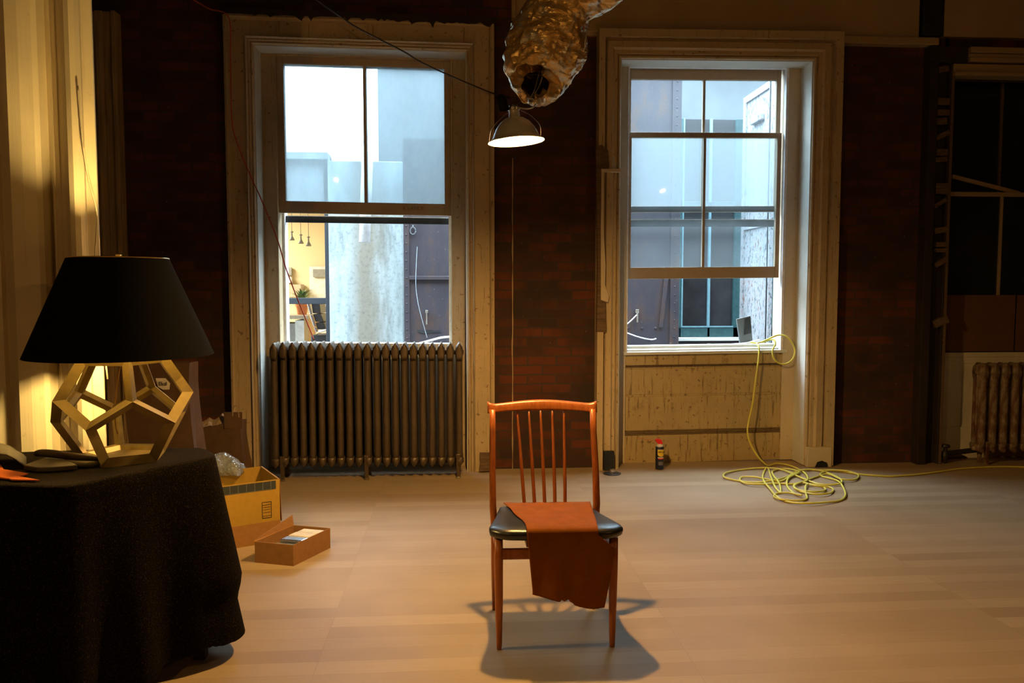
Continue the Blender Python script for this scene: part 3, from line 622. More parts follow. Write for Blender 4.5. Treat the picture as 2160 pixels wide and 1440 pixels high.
# peeling open shutter (hinged away, swinging towards us)
pf, pn = at(1568, 600, 8.85), at(1629, 600, 8.0); zlo, zhi = -.05, az(1632, 165, 8.0)
t = tag(empty('peeling_shutter', (pf.x, pf.y, zlo)), 'open shutter with white flaking paint beyond the right window', 'shutter')
def quadslab(m, u0, u1, z0, z1, off, th):
    d = (pn - pf); d.z = 0; n_ = Vector((d.y, -d.x, 0)).normalized()
    if n_.x > 0: n_ = -n_
    A, B = pf + d * u0 + n_ * off, pf + d * u1 + n_ * off
    for_v = [(A.x, A.y), (B.x, B.y), (B.x + n_.x * th, B.y + n_.y * th), (A.x + n_.x * th, A.y + n_.y * th)]
    m.flat(for_v, z0, z1)
m = MB(); quadslab(m, 0, 1, zlo, zhi, 0, .02); m.build('plate', 'peeling_white', t)
m = MB(); quadslab(m, 0, .1, zlo, zhi, .02, .02); quadslab(m, .9, 1, zlo, zhi, .02, .02)
for z in (zhi - .07, 2.0, 1.55): quadslab(m, .1, .9, z, z + .07, .02, .02)
m.build('frame', 'peeling_white', t)
m = MB(); quadslab(m, .35, .7, zhi - .36, zhi - .29, .02, .05); m.build('handle', 'peeling_white', t, bevel=.01)
m = MB(); quadslab(m, .93, .96, zlo, zhi, .04, .005); m.build('dark_edge', 'black_iron', t)
yq = YO + .03
m = MB(); m.prism([(at(a, b, yq).x, at(a, b, yq).z) for a, b in ((1554, 673), (1583, 666), (1588, 725), (1562, 728))], yq, yq + .02)
t = tag(m.build('tin_scrap', 'court_grey'), 'bent piece of grey scrap metal leaning outside the right window', 'scrap')
m = MB(); m.prism([(at(a, b, yq).x, at(a, b, yq).z) for a, b in ((1571, 672), (1582, 668), (1585, 702), (1569, 706))], yq - .004, yq); m.build('fold', 'black_iron', t)
t.location
m = MB(); m.tube(spline([at(1492, 727, YO + .02), at(1530, 727, YO + .02), at(1570, 724, YO + .02), at(1602, 717, YO + .02)], 5), .008, 8); tag(m.build('white_rod', 'pvc_white', smooth=True), 'thin white rod lying just outside the right sill', 'rod')
m = MB(); m.tube(spline([at(866, 729, YO + .0), at(900, 720, YO + .0), at(930, 712, YO + .0), at(952, 710, YO + .0)], 5), .008, 8); tag(m.build('pale_hose', 'pvc_white', smooth=True), 'pale pink hose curving behind the right end of the radiator', 'hose')
m = MB(); m.box(ax(1600, 700, 7.3), ax(1614, 600, 7.3) + .4, 7.3, 7.35, -.3, az(1610, 700, 7.3)); bpy.data.meshes  # low stub
m.b.free()

# ------------------------------------------------------------------ radiators
def radiator(px0, px1, n, py_top, Yf, label, mat, ztop, feet, W=None, depth=.19, zbot=.075, name='radiator'):
    xa, xb = ax(px0, 850, Yf), ax(px1, 850, Yf); pit = (xb - xa) / (n - 1); hw = pit * .43
    t = tag(empty(name, ((xa + xb) / 2, Yf + depth / 2, 0)), label, 'radiator')
    m = MB()
    # arched top, extruded front to back with rounded ends
    prof = [(-hw, -.085), (-hw, -.060), (-hw * .96, -.046), (-hw * .8, -.028), (-hw * .42, -.014), (-hw * .2, -.002), (hw * .2, 0), (hw * .42, -.014), (hw * .8, -.028), (hw * .96, -.046), (hw, -.060), (hw, -.085)]
    rings = []
    for u, s_, dz in ((0, .6, -.03), (.02, .86, -.008), (.07, 1, 0), (.35, .98, 0), (.5, .9, -.004), (.65, .98, 0), (.91, 1, 0), (.97, .75, -.018), (1, .45, -.045)):
        rings.append([Vector((x * s_, u * depth, ztop + z * (1 + (1 - s_) * .3) + dz)) for x, z in prof])
    m.loft(rings)
    rings = [[Vector((x * s_, u * depth, zbot + .07 - (z + .07) * .8)) for x, z in prof] for u, s_ in ((0, .5), (.05, .95), (.95, .95), (1, .5))]
    m.loft(rings)
    for yy in (.026, depth / 2, depth - .026): m.lathe([(hw * .9, ztop - .08), (hw * .84, ztop - .12), (hw * .84, zbot + .12), (hw * .9, zbot + .05)], (0, yy, 0), 14)
    m.box(-pit / 2, pit / 2, depth / 2 - .02, depth / 2 + .02, ztop - .085, ztop - .055); m.box(-pit / 2, pit / 2, depth / 2 - .02, depth / 2 + .02, zbot + .03, zbot + .06)
    m.map(lambda c: c + Vector((xa, Yf, 0)))
    s0 = m.build('radiator_section', mat, t, smooth=True)
    for i in range(1, n):
        c_ = s0.copy(); sc.collection.objects.link(c_); c_.parent = t; c_.location.x = pit * i
        if W: c_.location.z = W['k'] * pit * (i - n / 2)
    for px in feet:
        x = ax(px, 1000, Yf)
        for yy in (.015, depth - .015):
          m = MB(); m.loft([[Vector((x + a * r_, Yf + yy + b * r_, z)) for a, b in ((-1, -1), (1, -1), (1, 1), (-1, 1))] for r_, z in ((.016, zbot + .1), (.013, .05), (.013, .012), (.018, 0))])
          m.build('leg', mat, t, bevel=.004)
    return t
YR = atz(972, 1010).y + .02
print('YR', YR)
rad = radiator(578, 969, 21, 720, YR, 'long cast iron column radiator under left window', 'radiator_metal', at(770, 722, YR + .03).z, (595, 773, 967), W1)
YR2 = YW - .13
rad2 = radiator(2076, 2260, 9, 768, YR2, 'peeling cast iron radiator at far right', 'peeling_radiator', at(2100, 766, YR2).z, (2082, 2250), None, .11)
m = MB(); p = at(2008, 945, YR2); m.tube([(p.x, YR2 + .08, 0), (p.x, YR2 + .08, .13)], .014, 10); m.lathe([(.03, .125), (.034, .135), (.03, .145), (.008, .15)], (p.x, YR2 + .08, 0), 12); m.lathe([(.024, .03), (.028, .06), (.024, .09)], (p.x, YR2 + .08, 0), 12)
m.tube([(p.x, YR2 + .08, .075), (ax(2074, 950, YR2), YR2 + .08, .1)], .02, 10); m.build('valve', 'dark_metal', rad2, smooth=False)

# ------------------------------------------------------------------ dining chair
fl, fr_, rl = atz(1053, 1368), atz(1291, 1363), atz(1042, 1287)
cx = (fl + fr_) / 2; ang = math.atan2((fr_ - fl).y, (fr_ - fl).x)
hwF = (fr_ - fl).length / 2; dep = (rl - fl).length
print('chair', cx, ang, hwF, dep)
RM = Matrix.Rotation(ang, 3, 'Z'); xsk = (RM.inverted() @ (rl - cx)).x + hwF
def ch(x, y, z): return RM @ Vector((x + xsk * y / dep, y, z)) + Vector((cx.x, cx.y, 0))   # y measured back from front legs
chair = tag(empty('dining_chair', (cx.x, cx.y, 0)), 'orange-brown teak dining chair with black seat in the middle of the floor', 'chair')
def cb(m): m.map(lambda c: ch(*c)); return m
hwR = hwF - .002
def leg(m, pts):   # (x,y,z,rx,ry)
    m.loft([[Vector((x + rx * math.copysign(abs(math.cos(a)) ** .7, math.cos(a)), y + ry * math.copysign(abs(math.sin(a)) ** .7, math.sin(a)), z)) for a in [2 * math.pi * q / 16 + .01 for q in range(16)]] for x, y, z, rx, ry in pts])
for s_ in (-1, 1):
    m = MB(); leg(m, [(s_ * hwF, 0, 0, .009, .009), (s_ * hwF, 0, .012, .0105, .0105), (s_ * (hwF + .001), 0, .2, .0155, .015), (s_ * (hwF + .002), 0, .34, .017, .017), (s_ * (hwF + .002), 0, .42, .016, .018)])
    cb(m).build('leg', 'teak', chair, smooth=True)
    xs_ = s_ * hwR
    m = MB(); leg(m, [(xs_, dep + .01, 0, .009, .010), (xs_, dep, .2, .014, .015), (xs_, dep - .005, .36, .015, .02), (xs_ + s_ * .006, dep + .0, .45, .0145, .019), (xs_ + s_ * .006, dep + .03, .6, .0135, .016), (xs_ + s_ * .003, dep + .07, .75, .013, .014), (xs_ + s_ * .003, dep + .09, .835, .012, .013)])
    cb(m).build('leg', 'teak', chair, smooth=True)
    m = MB(); m.box(s_ * hwF - .009, s_ * hwF + .009, .0, dep, .335, .378); cb(m).build('apron', 'teak', chair, bevel=.004)
m = MB(); m.box(-hwF, hwF, -.009, .009, .342, .383); cb(m).build('apron', 'teak', chair, bevel=.005)
m = MB(); m.box(-hwR, hwR, dep - .009, dep + .009, .35, .395); cb(m).build('apron', 'teak', chair, bevel=.005)
m = MB()
for xx in (-.1, .1): m.box(xx - .012, xx + .012, 0, dep, .385, .425)
cb(m).build('seat_rail', 'teak', chair, bevel=.004)
m = MB(); m.obox((.15, -.03, .425), (.19, .0, .375), .02, .003); cb(m).build('bracket', 'brass', chair)
# top rail
TR = .862
m = MB(); rings = []; nn = 36; hx = hwR + .023
for i in range(nn + 1):
    u = -1 + 2 * i / nn; x = u * hx; e = abs(u)
    top = TR + .008 * math.cos(u * math.pi / 1.15) + (.012 * max(0, (e - .85) / .15) ** 1.6); bot = TR - .040 + .004 * math.cos(u * math.pi * .5) - .004 * max(0, (e - .7) / .3)
    yc = dep + .105 + .028 * (1 - u * u); th = .010 + .004 * (1 - e)
    if e > .97: th *= .8
    zc_ = (top + bot) / 2; hz = (top - bot) / 2
    rings.append([Vector((x, yc + th * math.copysign(abs(math.cos(a)) ** .6, math.cos(a)) + (z_s := math.sin(a)) * .010, zc_ + hz * math.copysign(abs(z_s) ** .6, z_s))) for a in [2 * math.pi * q / 16 + .01 for q in range(16)]])
m.loft(rings); cb(m).build('top_rail', 'teak', chair, smooth=True)
# spindles
for i in range(5):
    xt = (-2 + i) * .0505 - .006; xb_ = (-2 + i) * .042 + .003
    pts = []; rr_ = []
    for q in range(13):
        u = q / 12; pts.append(Vector((xb_ + (xt - xb_) * u, dep + .015 + .105 * u ** 1.2, .40 + (.83 - .40) * u))); rr_.append(.0078 - .0035 * u + .0012 * math.sin(u * math.pi))
    m = MB(); m.tube(pts, rr_, 10); cb(m).build('spindle', 'teak', chair, smooth=True)
# seat cushion
def outline(n=72):
    P = [(0, -.072), (.15, -.066), (.205, -.055), (.244, -.02), (.250, .01), (.243, .06), (.215, .2), (.193, dep - .01), (.17, dep + .016), (0, dep + .02)]
    P = [Vector((a, b, 0)) for a, b in P]; full = P + [Vector((-p.x, p.y, 0)) for p in reversed(P[1:-1])]
    s_ = spline([full[-1]] + full + [full[0], full[1]], 4)[4:-4]
    return s_
ol = outline(); cc = Vector((0, dep * .45, 0)); ZS = .452
def seatz(y): return ZS - .045 * max(0, y / dep) * .55
rings = []
for f_, dz in ((.80, -.022), (.955, -.022), (.985, -.018), (1.0, -.004), (.997, .004), (.975, .011), (.92, .016), (.75, .020), (.45, .0215), (.15, .022)):
    rings.append([cc + (p - cc) * f_ + Vector((0, 0, seatz((cc + (p - cc) * f_).y) + dz)) for p in ol])
m = MB(); m.loft(rings); cb(m).build('seat', 'black_vinyl', chair, smooth=True)
# leather hide draped over the seat
def zt_(y): return seatz(y) + .026
edge_l = [(-.172, dep + .022), (-.160, dep - .03), (-.150, .19), (-.145, .13), (-.137, .07), (-.122, .01), (-.117, -.04), (-.117, -.07)]
def lx(t): # t 0..1 top part
    i = min(int(t * 7), 6); f_ = t * 7 - i; a, b = edge_l[i], edge_l[i + 1]; return a[0] + (b[0] - a[0]) * f_
rows = []; NU = 44
for j in range(16):
    t = j / 15; y = dep + .022 + (-.066 - dep - .022) * t; l_, r_ = lx(t), .194 - .05 * t
    rows.append([Vector((l_ + (r_ - l_) * i / NU, y, zt_(y) + .002 * noise.noise(Vector((i * .2, j * .4, 0))))) for i in range(NU + 1)])
l0, r0 = lx(1), .144
for q in range(1, 5):
    a = q / 4 * math.pi / 2; rows.append([Vector((l0 + (r0 - l0) * i / NU, -.066 - .016 * math.sin(a), zt_(0) - .022 * (1 - math.cos(a)) - .002)) for i in range(NU + 1)])
def bottom(u):   # z of the torn lower edge along the width
    if u < .38: z = .238 - .022 * (u / .38)
    elif u < .5: z = .222 + .004 * math.sin(u * 70)
    elif u < .60: z = .218 - .02 * (u - .5) / .1 + .003 * math.sin(u * 150)
    else: z = .200 - .014 * min(1, (u - .6) / .25)
    return z + .0015 * noise.noise(Vector((u * 40, 0, 0)))
zh = rows[-1][0].z
for j in range(1, 26):
    t = j / 25; row = []
    for i in range(NU + 1):
        u = i / NU; z = zh + (bottom(u) - zh) * t; d_ = zh - z
        le = l0 + .02 * min(1, d_ / .2)
        re = r0 + (.055 * min(1, d_ / .045) if d_ < .045 else .055 - .004 * 0 - .028 * max(0, (d_ - .07) / .17))
        row.append(Vector((le + (re - le) * u, -.084 - .012 * math.sin(t * 2) + .010 * math.sin(u * 5 + t * 2) * t + .004 * math.sin(u * 13 + 1) * t, z)))
    rows.append(row)
m = MB(); m.grid(rows); cb(m); tag(m.build('leather_hide', 'tan_leather', smooth=True, solid=.002), 'tan leather hide with torn lower edge draped over the chair seat', 'leather')

# ------------------------------------------------------------------ clamp lamp and foil duct
lc = G(1089, 3.44); zl = at(1089, 298, lc.y).z; L0 = Vector((lc.x, lc.y, zl))
print('lamp', L0)
lamp = tag(empty('clamp_lamp', L0), 'lit clamp lamp with silver dome reflector hanging below the foil duct', 'lamp')
TL = Matrix.Rotation(R(-4.5), 3, 'Y')
def lathe_at(m, prof, c, seg=40, M=TL, cap=False): m.lathe(prof, c, seg, M, cap)
m = MB(); lathe_at(m, [(.121, -.002), (.119, .002), (.108, .008), (.100, .016), (.094, .03), (.082, .055), (.062, .08), (.04, .095), (.024, .10), (.021, .125), (.020, .135)], L0)
m.build('reflector', 'reflector_metal', lamp, smooth=True, solid=.0012)
m = MB(); lathe_at(m, [(.0215, .128), (.026, .13), (.026, .14), (.02, .142), (.018, .15)], L0, 24, cap=True); m.build('collar', 'steel', lamp)
m = MB(); m.lathe([(.016, .13), (.021, .14), (.021, .185), (.014, .195), (.008, .2)], L0 + Vector((-.02, 0, 0)), 20, Matrix.Rotation(R(-14), 3, 'Y')); m.build('socket', 'black_cloth', lamp, smooth=True)
m = MB(); prof = [(.0015, -.012), (.014, -.010), (.024, -.003), (.030, .008), (.032, .02), (.030, .034), (.023, .05), (.016, .064), (.0135, .08), (.0135, .1)]
lathe_at(m, prof, L0 + TL @ Vector((0, 0, .013)), 24, cap=True); m.build('bulb', 'bulb_glow', lamp, smooth=True)
m = MB(); b0 = L0 + Vector((.0, 0, .137)); m.tube(spline([b0 + Vector((.0, -.02, 0)), b0 + Vector((.05, -.01, -.002)), b0 + Vector((.08, 0, .015)), b0 + Vector((.075, 0, .04)), b0 + Vector((.045, 0, .045))], 6), .0035, 8)
m.tube(spline([b0 + Vector((-.045, 0, .045)), b0 + Vector((-.04, 0, .02)), b0 + Vector((-.028, 0, 0))], 5), .0025, 6)
m.lathe([(.008, 0), (.008, .014)], b0 + Vector((.06, 0, .02)), 12); m.build('clamp', 'steel', lamp, smooth=True)
m = MB(); m.tube(spline([L0 + Vector((.105, 0, .02)), L0 + Vector((.10, 0, .07)), L0 + Vector((.06, 0, .11)), L0 + Vector((.02, 0, .13))], 6), .0012, 6)
m.tube(spline([L0 + Vector((-.115, 0, .0)), L0 + Vector((-.104, 0, .05)), L0 + Vector((-.06, 0, .10)), L0 + Vector((-.022, 0, .13))], 6), .0012, 6)
m.build('guard_wire', 'steel', lamp)
YDu = G(1150, 3.58).y
dp = lambda px, py: at(px, py, YDu)
m = MB(); m.tube(spline([b0 + Vector((.07, 0, .03)), dp(1124, 205), dp(1140, 175), dp(1150, 130)], 6), .003, 8)
m.tube(spline([b0 + Vector((.065, 0, .035)), dp(1117, 210), dp(1128, 188), dp(1138, 150)], 6), .002, 8); m.build('hanging_wire', 'steel', lamp)
# duct
duct = tag(empty('foil_duct', dp(1130, 165)), 'crumpled silver foil duct hanging from above over the clamp lamp', 'duct')
pth = [(1128, 178, .055), (1131, 172, .105), (1136, 150, .138), (1146, 118, .158), (1158, 84, .160), (1172, 50, .150), (1188, 22, .128), (1204, 2, .110), (1226, -20, .125), (1248, -50, .15), (1262, -100, .16), (1270, -170, .165)]
P3 = [dp(a, b) + Vector((0, .05 * math.sin(i * .5), 0)) for i, (a, b, r_) in enumerate(pth)]
rad_s = spline([Vector((r_, 0, 0)) for _, _, r_ in pth], 9); cen = spline(P3, 9)
m = MB(); vs = m.tube(cen, [v.x for v in rad_s], 72, cap=False)
for ri, ring in enumerate(vs):
    c0 = cen[ri]
    for v in ring:
        d = (v.co - c0); p = v.co
        n1 = noise.noise(p * 7 + Vector((3, 1, 0))); n2 = 1 - abs(noise.noise(p * 16)) * 2; n3 = 1 - abs(noise.noise(p * 34 + Vector((9, 0, 0)))) * 2
        f_ = 1 + .16 * n1 + .085 * n2 + .045 * n3
        v.co = c0 + d * f_
        if ri < 16:
            e = (16 - ri) / 16; v.co += (cen[0] - cen[6]).normalized() * .10 * e * noise.noise(Vector((d.normalized() * 2.2)) + Vector((5, 2, 0)))
    # torn lip
m.build('duct_skin', 'foil', duct, smooth=False, solid=.002)
m = MB()
for k_ in (22, 34, 46, 58): m.tube([cen[k_] + (v.co - cen[k_]) * .98 for v in []] or [cen[k_] + Vector((math.cos(a) * rad_s[k_].x * .8, math.sin(a) * rad_s[k_].x * .8, 0)) for a in [q * math.pi / 12 for q in range(25)]], .002, 5)
m.build('wire_hoop', 'steel', duct)
m = MB(); m.tube(spline([dp(1236, 60) + Vector((0, -.1, 0)), dp(1228, 95) + Vector((0, -.1, 0)), dp(1226, 112) + Vector((0, -.1, 0)), dp(1224, 124) + Vector((0, -.1, 0))], 5), .0022, 6); m.build('loose_wire', 'steel', duct)

# ------------------------------------------------------------------ cables on the wall
yl = YC - .04
m = MB(); m.tube(spline([at(400, -5, yl), at(440, 18, yl), at(482, 36, yl), at(486, 120, yl), at(489, 250, yl), at(500, 300, yl), at(526, 365, yl), at(551, 420, yl - .02), at(585, 505, yl - .04), at(602, 562, yl - .05), at(628, 632, yl - .06), at(650, 685, yl - .08), at(662, 716, YR + .02)], 6), .0045, 6)
tag(m.build('red_wire', 'red_wire', smooth=True), 'thin red wire sagging over the left window casing down to the radiator', 'wire')
m = MB(); m.tube(spline([at(640, -20, 5.2), at(720, 36, 5.3), at(760, 62, 5.35), at(850, 108, 5.5), at(890, 132, 5.55), at(960, 164, 5.65), at(1040, 197, 5.78), at(1075, 206, YW - .01)], 6), .005, 6)
tag(m.build('black_cable', 'black_cable', smooth=True), 'dark cable crossing diagonally in front of the left window head', 'cable')
m = MB(); qd = 3.0
def gp(px, py, d):
    g_ = G(px, d); z = H - ((py - 720) / F + math.tan(PITCH)) * d; return Vector((g_.x, g_.y, z))
m.tube(spline([gp(181, 190, 3.05), gp(187, 300, 3.05), gp(189, 322, 3.05), gp(196, 375, 3.07), gp(206, 420, 3.08), gp(212, 455, 3.09), gp(208, 510, 3.09), gp(206, 560, 3.09), gp(222, 800, 3.1)], 6), .0035, 6)
tag(m.build('thin_cable', 'white_cable', smooth=True), 'thin pale cable hanging along the edge of the white panelling', 'cable')

# ------------------------------------------------------------------ yellow cord
o6 = lambda a, b: (1480 + a / 3.6, 680 + b / 3.6)
path = []
sy = YJ - .045; sz = zs2 + .0
def wallp(a, b, Y): p = o6(a, b); return at(p[0], p[1], Y)
for a, b, Y in ((370, 150, YJ + .02), (430, 155, YJ + .0), (500, 128, YJ - .03), (580, 95, YJ - .06), (645, 108, YJ - .09), (690, 160, YJ - .10), (708, 222, YJ - .10), (685, 285, YJ - .10), (628, 315, YJ - .10), (572, 300, YJ - .10), (540, 250, YJ - .09), (542, 200, YJ - .08),
                (560, 160, YJ - .05), (540, 128, YJ - .02), (480, 145, YJ), (420, 158, YJ - .03), (436, 190, YJ - .08), (432, 280, YJ - .1), (412, 420, YJ - .11), (386, 620, YJ - .13), (355, 760, YJ - .15), (350, 850, YJ - .17), (380, 940, YJ - .2), (430, 1020, YJ - .24)):
    path.append(wallp(a, b, Y))
flo = [(500, 1085), (560, 1070), (640, 1078), (720, 1105), (790, 1150), (800, 1200), (700, 1225), (560, 1222), (470, 1228), (340, 1222), (292, 1196), (310, 1172), (400, 1172), (500, 1190), (600, 1205), (680, 1160), (760, 1124), (860, 1118), (980, 1150), (1060, 1195), (1040, 1225), (900, 1228), (760, 1180),
       (620, 1120), (480, 1103), (300, 1118), (190, 1140), (168, 1168), (230, 1192), (400, 1215), (560, 1195), (650, 1170), (740, 1122), (900, 1120), (1050, 1122), (1150, 1138), (1192, 1165), (1160, 1192), (1060, 1188), (960, 1150), (860, 1175), (780, 1205), (715, 1230), (705, 1255), (760, 1285), (860, 1302), (960, 1298), (998, 1275), (970, 1250), (860, 1238), (760, 1215),
       (700, 1235), (740, 1272), (860, 1285), (940, 1270), (900, 1240), (800, 1230), (790, 1290), (800, 1335), (740, 1352), (620, 1345), (552, 1325), (570, 1298), (660, 1292), (760, 1312), (700, 1295), (650, 1240), (660, 1180), (740, 1135), (640, 1110), (545, 1125), (545, 1160), (590, 1220), (600, 1290), (560, 1250), (530, 1180), (500, 1100),
       (468, 1150), (470, 1200), (520, 1262), (570, 1320), (650, 1360), (780, 1372), (930, 1366), (1050, 1350), (1092, 1310), (1075, 1250), (1030, 1200), (900, 1160), (960, 1125), (1060, 1130), (1150, 1145), (1240, 1155), (1330, 1162), (1440, 1168)]
FW = [(1890, 1003.5), (1930, 1001), (1975, 995.5), (2020, 989), (2060, 986), (2110, 984), (2165, 985), (2240, 990)]
seq = [o6(*p) for p in flo] + FW
for i, (a, b) in enumerate(seq):
    h_ = .007 + (.010 * (.5 + .5 * math.sin(i * 1.7)) if i < len(flo) - 5 else 0); path.append(atz(a, b, h_))
m = MB(); m.tube(spline(path, 7), .0066, 8); tag(m.build('extension_cord', 'yellow_rubber', smooth=True), 'yellow extension cord trailing from right sill to a coil on the floor', 'cord')

# ------------------------------------------------------------------ spray can, floor plate
cp = atz(1391, 989); can = tag(empty('spray_can', cp), 'dark blue spray can with red cap in front of right window apron', 'can')
m = MB(); m.lathe([(.027, 0), (.0315, .003), (.0315, .165), (.029, .172)], cp, 32); m.build('body', 'can_navy', can, smooth=False)
m = MB(); m.lathe([(.029, .172), (.024, .182), (.017, .188), (.017, .192)], cp, 28); m.build('shoulder', 'can_white', can, smooth=True)
m = MB(); cap = [(-.036, .218), (-.028, .206), (-.016, .196), (-.010, .186), (.018, .186), (.020, .204), (.012, .220), (-.006, .230), (-.026, .230)]
m.prism([(x + cp.x, z + cp.z) for x, z in cap], cp.y - .013, cp.y + .013); m.build('cap', 'can_red', can, bevel=.004)
m = MB(); m.tube([cp + Vector((-.034, 0, .214)), cp + Vector((-.165, 0, .235))], .0012, 6); m.build('straw', 'can_red', can)
def wrap(m, pts, r_):   # patch bent round the can; pts (arc metres, z)
    m.prism([(a, z) for a, z in pts], -.0, .0)
def curved_patch(poly, r_, n=10):
    m = MB(); # polygon given as rows (z, left, right)
    rows = [[Vector((r_ * math.sin(a / r_), -r_ * math.cos(a / r_), z)) for a in [l_ + (q_ - l_) * i / n for i in range(n + 1)]] for z, l_, q_ in poly]
    m.grid(rows); m.map(lambda c: c + cp); return m
fz = Vector((0, 0, 0))
curved_patch([(.100, -.004, .016), (.104, -.014, .026), (.112, -.022, .033), (.125, -.024, .034), (.152, -.024, .034)], .0319).build('shield_badge', 'can_yellow', can)
curved_patch([(.150, -.024, .034), (.154, -.024, .034)], .0321).build('badge_rim', 'can_white', can)
curved_patch([(.087, -.022, .03), (.096, -.022, .03)], .0319).build('label_band', 'can_white', can)
curved_patch([(.080, -.018, .028), (.087, -.018, .028)], .0319).build('label_band', 'can_red', can)
curved_patch([(.035, -.016, .024), (.062, -.016, .024)], .0319).build('label_panel', 'can_grey', can)
text('badge_lettering', 'WD-40', .018, cp + Vector((.005, -.0335, .134)), (R(90), 0, R(8)), 'ink', can)
p = atz(1291, 999); t = tag(empty('floor_flange', p), 'round metal pipe flange on the floor at right window casing foot', 'flange')
m = MB(); m.lathe([(.064, 0), (.066, .004), (.058, .007), (.02, .009)], p, 32); m.build('plate', 'dark_metal', t)
m = MB(); m.lathe([(.022, .006), (.022, .02), (.016, .022), (.016, .036), (.008, .038)], p, 16); m.build('stub', 'steel', t)

# ------------------------------------------------------------------ table, cloth and what lies on it
A, B, B2, C_, D_, E_ = G(128, 2.40), G(450, 2.85), G(418, 3.0), G(165, 2.95), G(-160, 2.86), G(-150, 2.44)
corners = [E_, A, B, B2, C_, D_]
def rounded(cs, rr_, seg=5):
    out = []; n = len(cs)
    for i in range(n):
        p, a, b = cs[i], cs[i - 1], cs[(i + 1) % n]; da, db = (a - p), (b - p); r_ = min(rr_, da.length * .4, db.length * .4)
        s_, e = p + da.normalized() * r_, p + db.normalized() * r_
        for q in range(seg + 1): t_ = q / seg; out.append((s_ * (1 - t_) + p * t_) * (1 - t_) + (p * (1 - t_) + e * t_) * t_)
    return out
def resample(P, n):
    P = P + [P[0]]; L = [0]
    for a, b in zip(P, P[1:]): L.append(L[-1] + (b - a).length)
    out = []; j = 0
    for i in range(n):
        s_ = L[-1] * i / n
        while L[j + 1] < s_: j += 1
        f_ = (s_ - L[j]) / max(1e-9, L[j + 1] - L[j]); out.append(P[j].lerp(P[j + 1], f_))
    return out
TZ = .745
top = resample(rounded(corners, .05), 260); cen_ = sum(top, Vector()) / len(top)
tb = tag(empty('side_table', (cen_.x, cen_.y, 0)), 'table hidden under the black cloth at left', 'table')
m = MB(); inner = [cen_ + (p - cen_) * .975 for p in top][::4]; m.flat([(p.x, p.y) for p in inner], TZ - .03, TZ - .004); m.build('tabletop', 'dark_wood', tb)
for c0 in (A, B, D_, E_):
    q = cen_ + (c0 - cen_) * .86; m = MB(); m.box(q.x - .02, q.x + .02, q.y - .02, q.y + .02, 0, TZ - .03); m.build('leg', 'dark_wood', tb)
rows = []; nT = len(top)
nrm = []
for i in range(nT):
    d = top[(i + 2) % nT] - top[i - 2]; nrm.append(Vector((d.y, -d.x, 0)).normalized())
if nrm[0].dot(top[0] - cen_) < 0: nrm = [-x for x in nrm]
for f_ in (.05, .3, .6, .85, .97): rows.append([cen_ + (p - cen_) * f_ + Vector((0, 0, TZ)) for p in top])
rows.append([p + Vector((0, 0, TZ - .001)) for p in top]); rows.append([top[i] + nrm[i] * .006 + Vector((0, 0, TZ - .008)) for i in range(nT)])
iB = min(range(nT), key=lambda i: (top[i] - B).length)
for j in range(1, 22):
    t = j / 21; row = []
    for i in range(nT):
        dB = (top[i] - B).length; cor = math.exp(-(dB / .12) ** 2)
        hem = .045 + .045 * cor + .02 * math.sin(i * .23) + .015 * noise.noise(Vector((i * .11, 4, 0))) + .006 * noise.noise(Vector((i * .9, 8, 0)))
        if .15 < dB < .32 and i < iB: hem += .03 * math.sin((dB - .15) / .17 * math.pi)
        z = TZ - .008 + (hem - TZ + .008) * t
        fold = (.028 * math.sin(i * .30) + .018 * math.sin(i * .17 + 2)) * t ** 1.2
        ou = .006 + .015 * t + fold * .8 * (1 - cor * .6) + cor * (.115 * t - .30 * max(0, t - .68) ** 1.0 * (1 if t < .8 else .0) - (.036 if t >= .8 else 0))
        if (top[i] - cen_).dot(Vector((0, 1, 0))) > .05 and dB > .2: ou = .006 + .02 * t
        row.append(top[i] + nrm[i] * ou + Vector((0, 0, z)))
    rows.append(row)
m = MB(); vs = [[m.b.verts.new(p) for p in r] for r in rows]
for a, b in zip(vs, vs[1:]):
    for i in range(nT): j = (i + 1) % nT; m.b.faces.new((a[i], a[j], b[j], b[i]))
m.b.faces.new(vs[0])
tag(m.build('tablecloth', 'table_cloth_weave', smooth=True), 'long black cloth with ragged hem covering the left table', 'tablecloth')

# table lamp
lb = G(254, 2.79); LZ = TZ + .002
tl = tag(empty('table_lamp', (lb.x, lb.y, LZ)), 'table lamp with black shade and golden open dodecahedron base', 'lamp')
a_ = .163; bm = MB(); phi0 = math.atan2(-lb.y, -lb.x) + R(7)
Rt, Rm = .8507 * a_, 1.3764 * a_; h1, h2, hT = 0, .8507 * a_, 2.227 * a_
V = []
for k_ in range(5): V.append(Vector((Rt * math.cos(phi0 + k_ * 2 * math.pi / 5), Rt * math.sin(phi0 + k_ * 2 * math.pi / 5), hT)))
for k_ in range(5): V.append(Vector((Rm * math.cos(phi0 + k_ * 2 * math.pi / 5), Rm * math.sin(phi0 + k_ * 2 * math.pi / 5), hT - h2)))
for k_ in range(5): V.append(Vector((Rm * math.cos(phi0 + math.pi / 5 + k_ * 2 * math.pi / 5), Rm * math.sin(phi0 + math.pi / 5 + k_ * 2 * math.pi / 5), h2)))
for k_ in range(5): V.append(Vector((Rt * math.cos(phi0 + math.pi / 5 + k_ * 2 * math.pi / 5), Rt * math.sin(phi0 + math.pi / 5 + k_ * 2 * math.pi / 5), 0)))
bv = [bm.b.verts.new(v * .95 + Vector((lb.x, lb.y, LZ + .012))) for v in V]
bm.b.faces.new(bv[0:5]); bm.b.faces.new(bv[15:20][::-1])
